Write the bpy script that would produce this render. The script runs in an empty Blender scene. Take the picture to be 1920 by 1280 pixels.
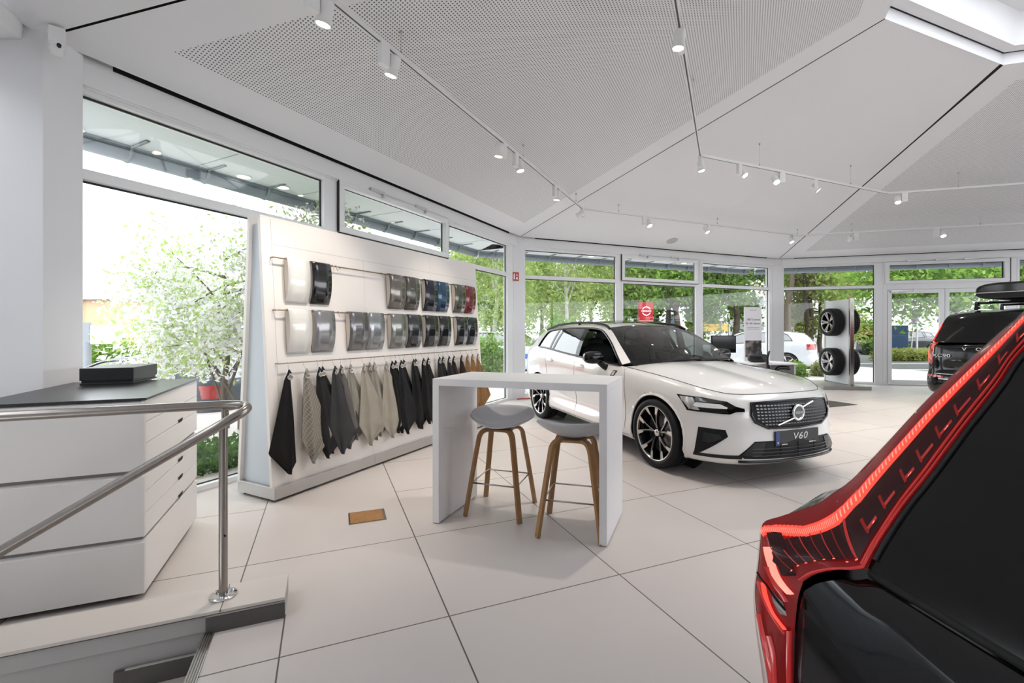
import bpy, bmesh, math, random
import numpy as np
from mathutils import Vector, Matrix
from mathutils.bvhtree import BVHTree
random.seed(7)
SC = bpy.context.scene
COL = SC.collection
R = math.radians
sin, cos, pi = math.sin, math.cos, math.pi

# ------------------------------------------------------------------ materials
MATS = {}
def mat(name, col, rough=.5, metal=0., coat=0., spec=.5, emit=None, es=0., var=0., scale=8., bump=0., bscale=60., trans=0.):
    if name in MATS: return MATS[name]
    m = bpy.data.materials.new(name); m.use_nodes = True
    nt = m.node_tree; b = nt.nodes['Principled BSDF']
    b.inputs['Base Color'].default_value = (*col, 1)
    b.inputs['Roughness'].default_value = rough
    b.inputs['Metallic'].default_value = metal
    b.inputs['Coat Weight'].default_value = coat
    b.inputs['Coat Roughness'].default_value = .03
    b.inputs['Specular IOR Level'].default_value = spec
    b.inputs['Transmission Weight'].default_value = trans
    if emit:
        b.inputs['Emission Color'].default_value = (*emit, 1); b.inputs['Emission Strength'].default_value = es
    if var or bump:
        tc = nt.nodes.new('ShaderNodeTexCoord')
        if var:
            n = nt.nodes.new('ShaderNodeTexNoise'); n.inputs['Scale'].default_value = scale; n.inputs['Detail'].default_value = 4
            nt.links.new(tc.outputs['Object'], n.inputs['Vector'])
            mx = nt.nodes.new('ShaderNodeMix'); mx.data_type = 'RGBA'
            mx.inputs['A'].default_value = (*[max(0, c*(1-var)) for c in col], 1)
            mx.inputs['B'].default_value = (*[min(1, c*(1+var)) for c in col], 1)
            nt.links.new(n.outputs['Fac'], mx.inputs['Factor']); nt.links.new(mx.outputs['Result'], b.inputs['Base Color'])
        if bump:
            n2 = nt.nodes.new('ShaderNodeTexNoise'); n2.inputs['Scale'].default_value = bscale; n2.inputs['Detail'].default_value = 3
            nt.links.new(tc.outputs['Object'], n2.inputs['Vector'])
            bp = nt.nodes.new('ShaderNodeBump'); bp.inputs['Strength'].default_value = bump; bp.inputs['Distance'].default_value = .01
            nt.links.new(n2.outputs['Fac'], bp.inputs['Height']); nt.links.new(bp.outputs['Normal'], b.inputs['Normal'])
    MATS[name] = m
    return m

def glass_mat(name, tint=(1, 1, 1), f0=.05, refl=1., op=0., opcol=(0, 0, 0)):
    """thin pane: clear straight-through part plus a mirror part that grows at grazing angles"""
    if name in MATS: return MATS[name]
    m = bpy.data.materials.new(name); m.use_nodes = True
    nt = m.node_tree; nt.nodes.clear()
    out = nt.nodes.new('ShaderNodeOutputMaterial')
    tr = nt.nodes.new('ShaderNodeBsdfTransparent'); tr.inputs['Color'].default_value = (*tint, 1)
    gl = nt.nodes.new('ShaderNodeBsdfGlossy'); gl.inputs['Roughness'].default_value = .02
    gl.inputs['Color'].default_value = (refl, refl, refl, 1)
    fr = nt.nodes.new('ShaderNodeLayerWeight'); fr.inputs['Blend'].default_value = .5
    pw = nt.nodes.new('ShaderNodeMath'); pw.operation = 'POWER'; pw.inputs[1].default_value = 4.
    nt.links.new(fr.outputs['Facing'], pw.inputs[0])
    ml = nt.nodes.new('ShaderNodeMath'); ml.operation = 'MULTIPLY_ADD'; ml.inputs[1].default_value = .75; ml.inputs[2].default_value = f0
    nt.links.new(pw.outputs[0], ml.inputs[0])
    mx = nt.nodes.new('ShaderNodeMixShader')
    nt.links.new(ml.outputs[0], mx.inputs[0]); nt.links.new(gl.outputs[0], mx.inputs[2])
    if op:
        d = nt.nodes.new('ShaderNodeBsdfDiffuse'); d.inputs['Color'].default_value = (*opcol, 1)
        m2 = nt.nodes.new('ShaderNodeMixShader'); m2.inputs[0].default_value = op
        nt.links.new(tr.outputs[0], m2.inputs[1]); nt.links.new(d.outputs[0], m2.inputs[2]); nt.links.new(m2.outputs[0], mx.inputs[1])
    else:
        nt.links.new(tr.outputs[0], mx.inputs[1])
    nt.links.new(mx.outputs[0], out.inputs[0])
    MATS[name] = m
    return m

def leaf_mat(name, c1, c2, tl=.35, c3=None, p3=0.):
    if name in MATS: return MATS[name]
    m = bpy.data.materials.new(name); m.use_nodes = True
    nt = m.node_tree; nt.nodes.clear()
    out = nt.nodes.new('ShaderNodeOutputMaterial')
    g = nt.nodes.new('ShaderNodeNewGeometry')
    mx = nt.nodes.new('ShaderNodeMix'); mx.data_type = 'RGBA'
    mx.inputs['A'].default_value = (*c1, 1); mx.inputs['B'].default_value = (*c2, 1)
    nt.links.new(g.outputs['Random Per Island'], mx.inputs['Factor'])
    cs = mx.outputs['Result']
    if c3:
        th = nt.nodes.new('ShaderNodeMath'); th.operation = 'MULTIPLY'; th.inputs[1].default_value = 7.31
        fr = nt.nodes.new('ShaderNodeMath'); fr.operation = 'FRACT'
        lt = nt.nodes.new('ShaderNodeMath'); lt.operation = 'LESS_THAN'; lt.inputs[1].default_value = p3
        nt.links.new(g.outputs['Random Per Island'], th.inputs[0]); nt.links.new(th.outputs[0], fr.inputs[0]); nt.links.new(fr.outputs[0], lt.inputs[0])
        m3 = nt.nodes.new('ShaderNodeMix'); m3.data_type = 'RGBA'; m3.inputs['B'].default_value = (*c3, 1)
        nt.links.new(cs, m3.inputs['A']); nt.links.new(lt.outputs[0], m3.inputs['Factor']); cs = m3.outputs['Result']
    d = nt.nodes.new('ShaderNodeBsdfDiffuse'); t = nt.nodes.new('ShaderNodeBsdfTranslucent')
    nt.links.new(cs, d.inputs['Color']); nt.links.new(cs, t.inputs['Color'])
    ms = nt.nodes.new('ShaderNodeMixShader'); ms.inputs[0].default_value = tl
    nt.links.new(d.outputs[0], ms.inputs[1]); nt.links.new(t.outputs[0], ms.inputs[2]); nt.links.new(ms.outputs[0], out.inputs[0])
    MATS[name] = m
    return m

# ------------------------------------------------------------------ mesh builder
def frame(o, rz):
    return Matrix.Translation(Vector(o)) @ Matrix.Rotation(R(rz), 4, 'Z')

class MB:
    def __init__(s): s.v = []; s.f = []; s.m = []; s.s = []
    def add(s, vs, fs, mi=0, smooth=False, M=None):
        n = len(s.v)
        for p in vs:
            p = Vector(p)
            s.v.append(tuple(M @ p) if M else tuple(p))
        for f in fs:
            s.f.append([i+n for i in f]); s.m.append(mi); s.s.append(smooth)
        return s
    def box(s, lo, hi, mi=0, M=None):
        x0, y0, z0 = lo; x1, y1, z1 = hi
        return s.hexa([(x0,y0,z0),(x1,y0,z0),(x1,y1,z0),(x0,y1,z0),(x0,y0,z1),(x1,y0,z1),(x1,y1,z1),(x0,y1,z1)], mi, M)
    def hexa(s, p, mi=0, M=None):
        return s.add(p, [(3,2,1,0),(4,5,6,7),(0,1,5,4),(1,2,6,5),(2,3,7,6),(3,0,4,7)], mi, False, M)
    def prism(s, poly, h0, h1, mi=0, M=None):
        n = len(poly)
        v = [(x, y, h0) for x, y in poly]+[(x, y, h1) for x, y in poly]
        f = [tuple(range(n-1, -1, -1)), tuple(range(n, 2*n))]+[(i, (i+1) % n, (i+1) % n+n, i+n) for i in range(n)]
        return s.add(v, f, mi, False, M)
    def grid(s, P, mi=0, smooth=True, closed_u=False, M=None):
        nu, nv = len(P), len(P[0])
        v = [p for r in P for p in r]; f = []
        for i in range(nu if closed_u else nu-1):
            k = (i+1) % nu
            for j in range(nv-1): f.append((i*nv+j, i*nv+j+1, k*nv+j+1, k*nv+j))
        return s.add(v, f, mi, smooth, M)
    def tube(s, path, r, seg=10, closed=False, caps=True, mi=0, M=None, flat=None):
        P = [Vector(p) for p in path]; n = len(P)
        rr = r if isinstance(r, (list, tuple)) else [r]*n
        T = []
        for i in range(n):
            a = P[(i-1) % n] if (closed or i > 0) else P[i]
            b = P[(i+1) % n] if (closed or i < n-1) else P[i]
            T.append((b-a).normalized())
        up = Vector((0, 0, 1)) if abs(T[0].z) < .9 else Vector((1, 0, 0))
        N = (up-T[0]*up.dot(T[0])).normalized(); rings = []
        for i in range(n):
            N = (N-T[i]*N.dot(T[i])).normalized(); B = T[i].cross(N)
            fl = flat or (1, 1)
            rings.append([P[i]+(N*cos(2*pi*k/seg)*fl[0]+B*sin(2*pi*k/seg)*fl[1])*rr[i] for k in range(seg)])
        v = [p for q in rings for p in q]; f = []
        for i in range(n if closed else n-1):
            j = (i+1) % n
            for k in range(seg):
                l = (k+1) % seg; f.append((i*seg+k, i*seg+l, j*seg+l, j*seg+k))
        s.add(v, f, mi, True, M)
        if caps and not closed:
            s.add(rings[0], [tuple(range(seg-1, -1, -1))], mi, False, M); s.add(rings[-1], [tuple(range(seg))], mi, False, M)
        return s
    def lathe(s, prof, seg=32, mi=0, M=None, smooth=True, a0=0., a1=2*pi):
        full = abs(a1-a0-2*pi) < 1e-6; n = seg if full else seg+1
        P = []
        for i in range(n):
            a = a0+(a1-a0)*i/seg
            P.append([(r*cos(a), r*sin(a), z) for r, z in prof])
        return s.grid(P, mi, smooth, full, M)
    def ball(s, c, r, seg=16, rings=10, mi=0, M=None, e=1.):
        def sg(x): return math.copysign(abs(x)**e, x)
        P = []
        for i in range(seg):
            a = 2*pi*i/seg; row = []
            for j in range(rings+1):
                b = -pi/2+pi*j/rings
                row.append((c[0]+r[0]*sg(cos(b))*sg(cos(a)), c[1]+r[1]*sg(cos(b))*sg(sin(a)), c[2]+r[2]*sg(sin(b))))
            P.append(row)
        return s.grid(P, mi, True, True, M)
    def text(s, txt, size, ext=.002, mi=0, M=None, align='CENTER', sx=1., shear=0., spacing=1.):
        c = bpy.data.curves.new('t', 'FONT'); c.body = txt; c.size = size; c.extrude = ext
        c.align_x = align; c.align_y = 'CENTER'; c.resolution_u = 3; c.shear = shear; c.space_character = spacing
        o = bpy.data.objects.new('t', c); me = o.to_mesh()
        vs = [(v.co.x*sx, v.co.y, v.co.z) for v in me.vertices]; fs = [tuple(p.vertices) for p in me.polygons]
        s.add(vs, fs, mi, False, M)
        o.to_mesh_clear(); bpy.data.objects.remove(o); bpy.data.curves.remove(c)
        return s
    def build(s, name, mats, parent=None, loc=None, rz=None, bevel=0., solid=0., merge=0., subsurf=0, seg=2, recalc=True):
        me = bpy.data.meshes.new(name)
        me.from_pydata(s.v, [], s.f)
        if not isinstance(mats, (list, tuple)): mats = [mats]
        for m in mats: me.materials.append(m)
        me.polygons.foreach_set('material_index', s.m); me.polygons.foreach_set('use_smooth', s.s)
        if recalc or merge:
            bm = bmesh.new(); bm.from_mesh(me)
            if merge: bmesh.ops.remove_doubles(bm, verts=bm.verts, dist=merge)
            if recalc: bmesh.ops.recalc_face_normals(bm, faces=bm.faces)
            bm.to_mesh(me); bm.free()
        me.update()
        o = bpy.data.objects.new(name, me); COL.objects.link(o)
        if parent: o.parent = parent
        if loc is not None: o.location = loc
        if rz is not None: o.rotation_euler = (0, 0, R(rz))
        if solid:
            md = o.modifiers.new('solid', 'SOLIDIFY'); md.thickness = solid; md.offset = 0
        if bevel:
            md = o.modifiers.new('bevel', 'BEVEL'); md.width = bevel; md.segments = seg; md.limit_method = 'ANGLE'; md.angle_limit = R(40)
            md.harden_normals = False
        if subsurf:
            md = o.modifiers.new('sub', 'SUBSURF'); md.levels = subsurf; md.render_levels = subsurf
        return o

def tag(o, label=None, cat=None, group=None, kind=None):
    if label: o['label'] = label
    if cat: o['category'] = cat
    if group: o['group'] = group
    if kind: o['kind'] = kind
    return o
def empty(name, loc=(0, 0, 0), rz=0., label=None, cat=None, group=None, kind=None):
    o = bpy.data.objects.new(name, None); COL.objects.link(o); o.empty_display_size = .1
    o.location = loc; o.rotation_euler = (0, 0, R(rz))
    return tag(o, label, cat, group, kind)
def copy_tree(o, parent=None):
    c = o.copy(); COL.objects.link(c)
    if parent: c.parent = parent
    for ch in list(o.children): copy_tree(ch, c)
    return c
def catmull(pts, n, closed=False):
    P = np.array(pts, float); k = len(P)
    ts = np.linspace(0, k if closed else k-1, n, endpoint=not closed); out = []
    for t in ts:
        i = int(min(math.floor(t), k-1 if closed else k-2)); u = t-i
        g = (lambda j: P[j % k]) if closed else (lambda j: P[min(max(j, 0), k-1)] if 0 <= j < k else (2*P[0]-P[1] if j < 0 else 2*P[-1]-P[-2]))
        a, b, c, d = g(i-1), g(i), g(i+1), g(i+2)
        out.append(.5*((2*b)+(-a+c)*u+(2*a-5*b+4*c-d)*u*u+(-a+3*b-3*c+d)*u**3))
    return np.array(out)
def arc_resample(P, n):
    P = np.array(P, float); d = np.r_[0, np.cumsum(np.linalg.norm(np.diff(P, axis=0), axis=1))]
    t = np.linspace(0, d[-1], n)
    return np.stack([np.interp(t, d, P[:, i]) for i in range(P.shape[1])], 1)

# ------------------------------------------------------------------ common materials
WHITE = mat('white_paint', (.80, .805, .825), .55, var=.015, scale=3)
FRAME = mat('window_frame_white', (.82, .83, .84), .35, var=.01)
RUBBER = mat('black_rubber', (.012, .012, .013), .55, var=.2)
GLASS = glass_mat('window_glass', (.97, .985, .98), .035)
STEEL = mat('brushed_steel', (.50, .48, .45), .27, metal=1., var=.06, scale=40)
CHROME = mat('chrome', (.78, .78, .78), .08, metal=1., var=.02)
BLACKG = mat('gloss_black', (.005, .005, .006), .07, spec=.4, var=.1)
BLACKM = mat('matt_black', (.010, .010, .011), .5, spec=.2, var=.12)
DARKGAP = mat('shadow_gap_black', (.01, .01, .01), .8, var=.1)
LAMP_ON = mat('lit_lamp_lens', (1, 1, 1), .3, emit=(1., .90, .76), es=14.)
LAMP_OFF = mat('unlit_lamp_lens', (.55, .55, .55), .2)
# ------------------------------------------------------------------ camera, world
cd = bpy.data.cameras.new('camera'); cam = bpy.data.objects.new('camera', cd); COL.objects.link(cam)
cam.location = (0, 0, 1.4); cam.rotation_euler = (R(90), 0, 0)
cd.sensor_width = 36; cd.lens = 16; cd.shift_y = -21/1920; cd.clip_start = .02; cd.clip_end = 400
SC.camera = cam
SC.view_settings.view_transform = 'Standard'; SC.view_settings.look = 'None'
SC.view_settings.exposure = 0.78; SC.view_settings.gamma = 1; SC.view_settings.use_curve_mapping = False
w = bpy.data.worlds.new('overcast_sky'); SC.world = w; w.use_nodes = True
nt = w.node_tree; bg = nt.nodes['Background']
tc = nt.nodes.new('ShaderNodeTexCoord'); sp = nt.nodes.new('ShaderNodeSeparateXYZ'); cr = nt.nodes.new('ShaderNodeValToRGB')
nt.links.new(tc.outputs['Generated'], sp.inputs[0]); nt.links.new(sp.outputs['Z'], cr.inputs[0]); nt.links.new(cr.outputs[0], bg.inputs[0])
cr.color_ramp.elements[0].position = 0.; cr.color_ramp.elements[0].color = (.94, .97, 1, 1)
cr.color_ramp.elements[1].position = .6; cr.color_ramp.elements[1].color = (.90, .95, 1, 1)
bg.inputs[1].default_value = 2.75
cyc = SC.cycles
cyc.max_bounces = 8; cyc.diffuse_bounces = 4; cyc.glossy_bounces = 4; cyc.transparent_max_bounces = 24; cyc.transmission_bounces = 4
cyc.sample_clamp_indirect = 6; cyc.caustics_reflective = False; cyc.caustics_refractive = False
cyc.use_denoising = True
try: cyc.denoiser = 'OPENIMAGEDENOISE'
except Exception: pass

# ------------------------------------------------------------------ room frame
C12 = (.1, 9.45); RZ1, RZ2, RZ3 = 62.9, 22.4, -17.0
O1 = (-3.18, 3.0405); C23 = (7.2005, 12.3766)
TR = 22.3                                     # floor-tile direction
TU = (-sin(R(TR)), cos(R(TR))); TV = (cos(R(TR)), sin(R(TR)))
def tl(v, u, z=0.): return (TV[0]*v+TU[0]*u, TV[1]*v+TU[1]*u, z)
CK = [(.05, 9.40), (7.18, 12.30)]             # ceiling foot corners
HC, HT = 3.33, 5.15                           # ceiling height at the glass and at the skylight
SA, SB, SD = (4.49, 5.48), (6.94, 6.435), (3.29, 3.14)
C34 = (C23[0]+7.6*cos(R(RZ3)), C23[1]+7.6*sin(R(RZ3)))

# floor: large format tiles with dark joints (pattern lives in the material)
fm = bpy.data.materials.new('floor_tiles'); fm.use_nodes = True
nt = fm.node_tree; b = nt.nodes['Principled BSDF']
def nd(t, **k):
    n = nt.nodes.new(t)
    for a, v in k.items(): setattr(n, a, v)
    return n
def mth(op, a, b_=None, c=None):
    n = nd('ShaderNodeMath', operation=op)
    for i, x in enumerate((a, b_, c)):
        if x is None: continue
        if isinstance(x, (int, float)): n.inputs[i].default_value = x
        else: nt.links.new(x, n.inputs[i])
    return n.outputs[0]
tc = nd('ShaderNodeTexCoord'); sp = nd('ShaderNodeSeparateXYZ'); nt.links.new(tc.outputs['Object'], sp.inputs[0])
def joint(src, off, pitch, w):
    t = mth('DIVIDE', mth('SUBTRACT', src, off), pitch)
    fr = mth('ABSOLUTE', mth('SUBTRACT', mth('FRACT', mth('ADD', t, 100.5)), .5))
    return mth('LESS_THAN', fr, w/pitch)
j1 = joint(sp.outputs['X'], .562, .998, .0035); j2 = joint(sp.outputs['Y'], 2.18, .925, .0035)
j2 = mth('MULTIPLY', j2, mth('SUBTRACT', 1., mth('MULTIPLY', mth('LESS_THAN', mth('ABSOLUTE', mth('SUBTRACT', sp.outputs['X'], .065)), .495), mth('LESS_THAN', mth('ABSOLUTE', mth('SUBTRACT', sp.outputs['Y'], 4.03)), .2))))
j3 = mth('MULTIPLY', mth('LESS_THAN', mth('ABSOLUTE', mth('SUBTRACT', sp.outputs['X'], -.183)), .0035), mth('LESS_THAN', sp.outputs['Y'], 2.5))
# near the stair the row is cut differently: no regular joint to the left of the landing
keep = mth('SUBTRACT', 1., mth('MULTIPLY', mth('LESS_THAN', sp.outputs['X'], -.2), mth('LESS_THAN', sp.outputs['Y'], 2.55)))
jj = mth('MAXIMUM', mth('MAXIMUM', mth('MULTIPLY', j1, keep), j2), j3)
nz = nd('ShaderNodeTexNoise'); nz.inputs['Scale'].default_value = 1.6; nz.inputs['Detail'].default_value = 5
nt.links.new(tc.outputs['Object'], nz.inputs['Vector'])
cx = nd('ShaderNodeMix', data_type='RGBA'); cx.inputs['A'].default_value = (.55, .50, .475, 1); cx.inputs['B'].default_value = (.625, .575, .548, 1)
nt.links.new(nz.outputs['Fac'], cx.inputs['Factor'])
cj = nd('ShaderNodeMix', data_type='RGBA'); cj.inputs['B'].default_value = (.10, .09, .08, 1)
nt.links.new(cx.outputs['Result'], cj.inputs['A']); nt.links.new(jj, cj.inputs['Factor']); nt.links.new(cj.outputs['Result'], b.inputs['Base Color'])
b.inputs['Roughness'].default_value = .38; b.inputs['Specular IOR Level'].default_value = .35
# the floor is drawn in tile coordinates (object rotated with the tiles), with the stairwell left open
SV = -.495; SU = 2.50                          # stairwell edge (v) and its far side (u)
fl = MB(); Z0 = -.25
fl.box((SV, -14, Z0), (19, SU, 0)); fl.box((-9, SU, Z0), (19, 16, 0)); fl.box((-9, -14, Z0), (-6, SU, 0)); fl.box((-6, -14, Z0), (SV, -2.2, 0))
floor = fl.build('floor', fm, rz=TR); tag(floor, kind='structure')

# ------------------------------------------------------------------ ceiling
pm = bpy.data.materials.new('perforated_board'); pm.use_nodes = True
nt = pm.node_tree; b = nt.nodes['Principled BSDF']
uv = nd('ShaderNodeUVMap'); sp = nd('ShaderNodeSeparateXYZ'); nt.links.new(uv.outputs[0], sp.inputs[0])
a1 = mth('SUBTRACT', mth('FRACT', mth('MULTIPLY', sp.outputs['X'], 1/.0255)), .5); a2 = mth('SUBTRACT', mth('FRACT', mth('MULTIPLY', sp.outputs['Y'], 1/.0255)), .5)
dd = mth('SQRT', mth('ADD', mth('MULTIPLY', a1, a1), mth('MULTIPLY', a2, a2)))
hole = mth('LESS_THAN', dd, .245)
cj = nd('ShaderNodeMix', data_type='RGBA'); cj.inputs['A'].default_value = (.80, .805, .83, 1); cj.inputs['B'].default_value = (.10, .095, .09, 1)
nt.links.new(hole, cj.inputs['Factor']); nt.links.new(cj.outputs['Result'], b.inputs['Base Color']); b.inputs['Roughness'].default_value = .7
CEIL = mat('ceiling_board', (.80, .805, .83), .7, var=.01, scale=2)
def facet(name, foot_a, foot_b, top_b, top_a, perf=None, gap=.0095, kind='structure', ref=3):
    """board from the wall foot line up to the skylight; perf = inset polygon (foot_a, foot_b, top_b, top_a fractions in metres)"""
    P = [Vector((*foot_a, HC)), Vector((*foot_b, HC)), Vector((*top_b, HT)), Vector((*top_a, HT))]
    x = (P[1]-P[0]).normalized(); n = x.cross(P[ref]-P[0]).normalized(); y = n.cross(x)
    q = [((p-P[0]).dot(x), (p-P[0]).dot(y)) for p in P]
    def inset(q, ds):
        out = []
        k = len(q)
        for i in range(k):
            def line(i):
                a, b_ = Vector(q[i]), Vector(q[(i+1) % k]); d = (b_-a).normalized(); nn = Vector((-d.y, d.x))
                return a+nn*ds[i], d
            p1, d1 = line((i-1) % k); p2, d2 = line(i)
            den = d1.x*d2.y-d1.y*d2.x; t = ((p2.x-p1.x)*d2.y-(p2.y-p1.y)*d2.x)/den
            out.append((p1.x+d1.x*t, p1.y+d1.y*t))
        return out
    q = inset(q, [0, gap, 0, gap])
    m = MB(); W = lambda p, h=0.: tuple(P[0]+x*p[0]+y*p[1]+n*h)
    mats = [CEIL]
    if perf:
        r = inset(q, perf); k = 4
        m.add([W(p) for p in q]+[W(p) for p in r], [(i, (i+1) % 4, (i+1) % 4+4, i+4) for i in range(4)], 0)
        m.add([W(p) for p in r], [(0, 1, 2, 3)], 1); mats = [CEIL, pm]
    else:
        m.add([W(p) for p in q], [(0, 1, 2, 3)], 0)
    m.add([W(p, -.03) for p in q], [(3, 2, 1, 0)], 0)
    o = m.build(name, mats, recalc=False)
    ul = o.data.uv_layers.new(name='UVMap')
    for pl in o.data.polygons:
        for li in pl.loop_indices:
            v = Vector(o.data.vertices[o.data.loops[li].vertex_index].co)-P[0]
            ul.data[li].uv = (v.dot(x), v.dot(y))
    if perf: # thin dark lines stay inside the material; nothing else needed
        pass
    tag(o, kind=kind)
    return o
P01 = (-3.02, 2.90)                           # foot of the crease by the near column
def off(p, rz, d): return (p[0]+sin(R(rz))*d, p[1]-cos(R(rz))*d)
SE = (SD[0]+2.2, SD[1]-2.9)
K01 = off(O1, RZ1, .10); K12 = off(C12, (RZ1+RZ2)/2, .10/cos(R((RZ1-RZ2)/2))); K23 = off(C23, (RZ2+RZ3)/2, .10/cos(R((RZ2-RZ3)/2))); K34 = off(C34, RZ3, .10)
facet('ceiling_perforated', K01, K12, SA, SD, (.38, .45, .34, .34))
facet('ceiling_plain', K12, K23, SB, SA)
SF = (SB[0]+2.6*cos(R(RZ3)), SB[1]+2.6*sin(R(RZ3)))
facet('ceiling_perforated.001', K23, K34, SF, SB, (.38, .40, .34, .40))
# remaining facets of the polygon, around behind the camera
W0E = (-1.2, -4.2); W4E = (16.4, 3.4); W5E = (13.5, -4.2); W6E = (6.5, -7.2)
SG = (9.9, 3.6); SH = (8.3, .9); SI = (5.6, .5); SJ = (6.7, .3)
facet('ceiling_plain.001', (W0E[0], W0E[1]), K01, SD, SI, ref=2)
facet('ceiling_plain.002', K34, W4E, SG, SF)
facet('ceiling_plain.003', W4E, W5E, SH, SG)
facet('ceiling_plain.004', W5E, W6E, SJ, SH)
facet('ceiling_plain.005', W6E, W0E, SI, SJ)
# black strips painting the shade inside the ceiling gaps
m = MB()
for a, b_ in ((K01, SD), (K12, SA), (K23, SB)):
    pa, pb = Vector((*a, HC+.012)), Vector((*b_, HT+.012)); d = (pb-pa).normalized(); s_ = d.cross(Vector((0, 0, 1))).normalized()*.05
    m.add([pa-s_, pa+s_, pb+s_, pb-s_], [(0, 1, 2, 3)])
for o_, rz, L in ((O1, RZ1, 7.2), (C12, RZ2, 7.68), (C23, RZ3, 7.6)):
    M = frame((*o_, 0), rz); m.box((.30, -.034, 3.322), (L-.3, -.004, HC+.12), 0, M)
tag(m.build('trim_1', DARKGAP), kind='structure')
# skylight: white upstand, thin dark frame, glazing bars
ring = [SD, SA, SB, SF, SG, SH, SJ, SI]
cxy = (sum(p[0] for p in ring)/8, sum(p[1] for p in ring)/8)
def rr_(k): return [(cxy[0]+(p[0]-cxy[0])*k, cxy[1]+(p[1]-cxy[1])*k) for p in ring]
m = MB()
def band(k0, z0, k1, z1, mi):
    a, b_ = rr_(k0), rr_(k1)
    for i in range(8):
        j = (i+1) % 8
        m.add([(*a[i], z0), (*a[j], z0), (*b_[j], z1), (*b_[i], z1)], [(0, 1, 2, 3)], mi)
band(1.0, HT, 1.0, HT+.16, 0); band(1.0, HT+.16, .994, HT+.164, 1); band(.994, HT+.164, .95, HT+.175, 0); band(.95, HT+.175, .93, HT+.60, 0)
band(.93, HT+.6, .82, HT+.66, 0)
tag(m.build('trim_2', [WHITE, BLACKM], recalc=False), kind='structure')
m = MB(); top = (*cxy, HT+1.25)
b_ = rr_(.88)
for i in range(8): m.tube([(*b_[i], HT+.68), top], .03, 6)
tag(m.build('trim_3', FRAME), kind='structure')
m = MB(); b_ = rr_(.9)
for i in range(8): m.add([(*b_[i], HT+.69), (*b_[(i+1) % 8], HT+.69), (top[0], top[1], top[2]+.02)], [(0, 1, 2)])
sk = m.build('window_1', glass_mat('skylight_glass', (1, 1, 1), .02)); tag(sk, kind='structure')

# ------------------------------------------------------------------ glazed walls
WN = [1]
def pane_window(M_o, rz, x0, x1, zt, sash=False, door=None):
    WN[0] += 1
    e = empty('window_%d' % WN[0], (*M_o, 0), rz, kind='structure')
    f = MB(); w_ = .05; yi, yo = 0., .09
    zb = .045
    f.box((x0-w_, yi, 0), (x0, yo, zt+.05)); f.box((x1, yi, 0), (x1+w_, yo, zt+.05))
    f.box((x0, yi, zt), (x1, yo, zt+.05)); f.box((x0, yi, 0), (x1, yo, zb)); f.box((x0, yi, 2.485), (x1, yo, 2.56))
    f.build('window_frame', FRAME, e, bevel=.004)
    g = MB(); t = .014
    for za, zc in ((zb, 2.485), (2.56, zt)):
        g.box((x0, .055, za), (x0+t, .07, zc)); g.box((x1-t, .055, za), (x1, .07, zc)); g.box((x0, .055, zc-t), (x1, .07, zc)); g.box((x0, .055, za), (x1, .07, za+t*.6))
    g.build('gasket', RUBBER, e)
    for za, zc, nm in ((zb, 2.485, 'pane'), (2.56, zt, 'transom_pane')):
        q = MB(); q.add([(x0, .06, za), (x1, .06, za), (x1, .06, zc), (x0, .06, zc)], [(0, 1, 2, 3)]); q.build(nm, GLASS, e)
    if sash:
        s_ = MB(); a = .075; z0, z1 = 2.545, zt+.06; xa, xb = x0-.055, x1+.055
        s_.box((xa, -.035, z0), (xb, .04, z0+a)); s_.box((xa, -.035, z1-a), (xb, .04, z1)); s_.box((xa, -.035, z0+a), (xa+a, .04, z1-a)); s_.box((xb-a, -.035, z0+a), (xb, .04, z1-a))
        sh = s_.build('sash', FRAME, e, bevel=.005)
        k = MB()
        k.box((xa+.006, -.03, z0-.012), (xb-.006, 0, z0-.002)); k.box((xa-.01, -.03, z0), (xa-.002, 0, z1)); k.box((xb+.002, -.03, z0), (xb+.01, 0, z1))
        k.build('seal', RUBBER, e)
        h = MB()
        L = xb-xa
        for fx in (.22, .62):
            h.box((xa+L*fx-.02, -.07, z1-.012), (xa+L*fx+.22, -.036, z1+.024), 0); h.box((xa+L*fx+.20, -.075, z1-.05), (xa+L*fx+.225, -.036, z1+.005), 0)
        h.tube([(xa+L*.2, -.05, z1+.004), (xb-.05, -.05, z1+.004)], .005, 6, mi=0)
        h.build('opener', mat('opener_grey', (.62, .63, .64), .35, metal=.6), e)
    return e
def wall_struct(name, o_, rz, L, bays, corner):
    m = MB(); M = frame((*o_, 0), rz)
    m.box((0, -.04, 3.145), (L, .25, 3.322), 0, M); m.box((0, 0, 3.322), (L, .25, 3.6), 0, M); m.box((0, -.041, 3.30), (.40, 0, 3.40), 0, M); m.box((L-.42, -.041, 3.30), (L, 0, 3.40), 0, M); m.box((0, -.012, 3.13), (L, 0, 3.15), 0, M)
    xs = [0]+[v for b_ in bays for v in b_]+[L]
    for i in range(0, len(xs), 2):
        a, b_ = xs[i], xs[i+1]
        if b_-a > .02: m.box((a if i == 0 else a+.05, 0.005, 0), (b_ if i == len(xs)-2 else b_-.05, .10, 3.15), 0, M)
    m.box((0, -.005, -.25), (L, .12, .012), 0, M)
    tag(m.build(name, FRAME, bevel=.004), kind='structure')
B1 = [(.229, 2.341), (2.585, 4.665), (4.77, 6.80)]
B2 = [(.194, 2.46), (2.66, 4.83), (5.055, 7.405)]
B3 = [(.174, 2.24), (2.47, 4.93), (5.152, 7.35)]
wall_struct('wall_left', O1, RZ1, 7.2, B1, None); wall_struct('wall_back', C12, RZ2, 7.68, B2, None); wall_struct('wall_right', C23, RZ3, 7.6, B3, None)
for i, b_ in enumerate(B1): pane_window(O1, RZ1, *b_, 3.10, sash=(i == 1))
for i, b_ in enumerate(B2): pane_window(C12, RZ2, *b_, 3.085, sash=(i == 1))
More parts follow.
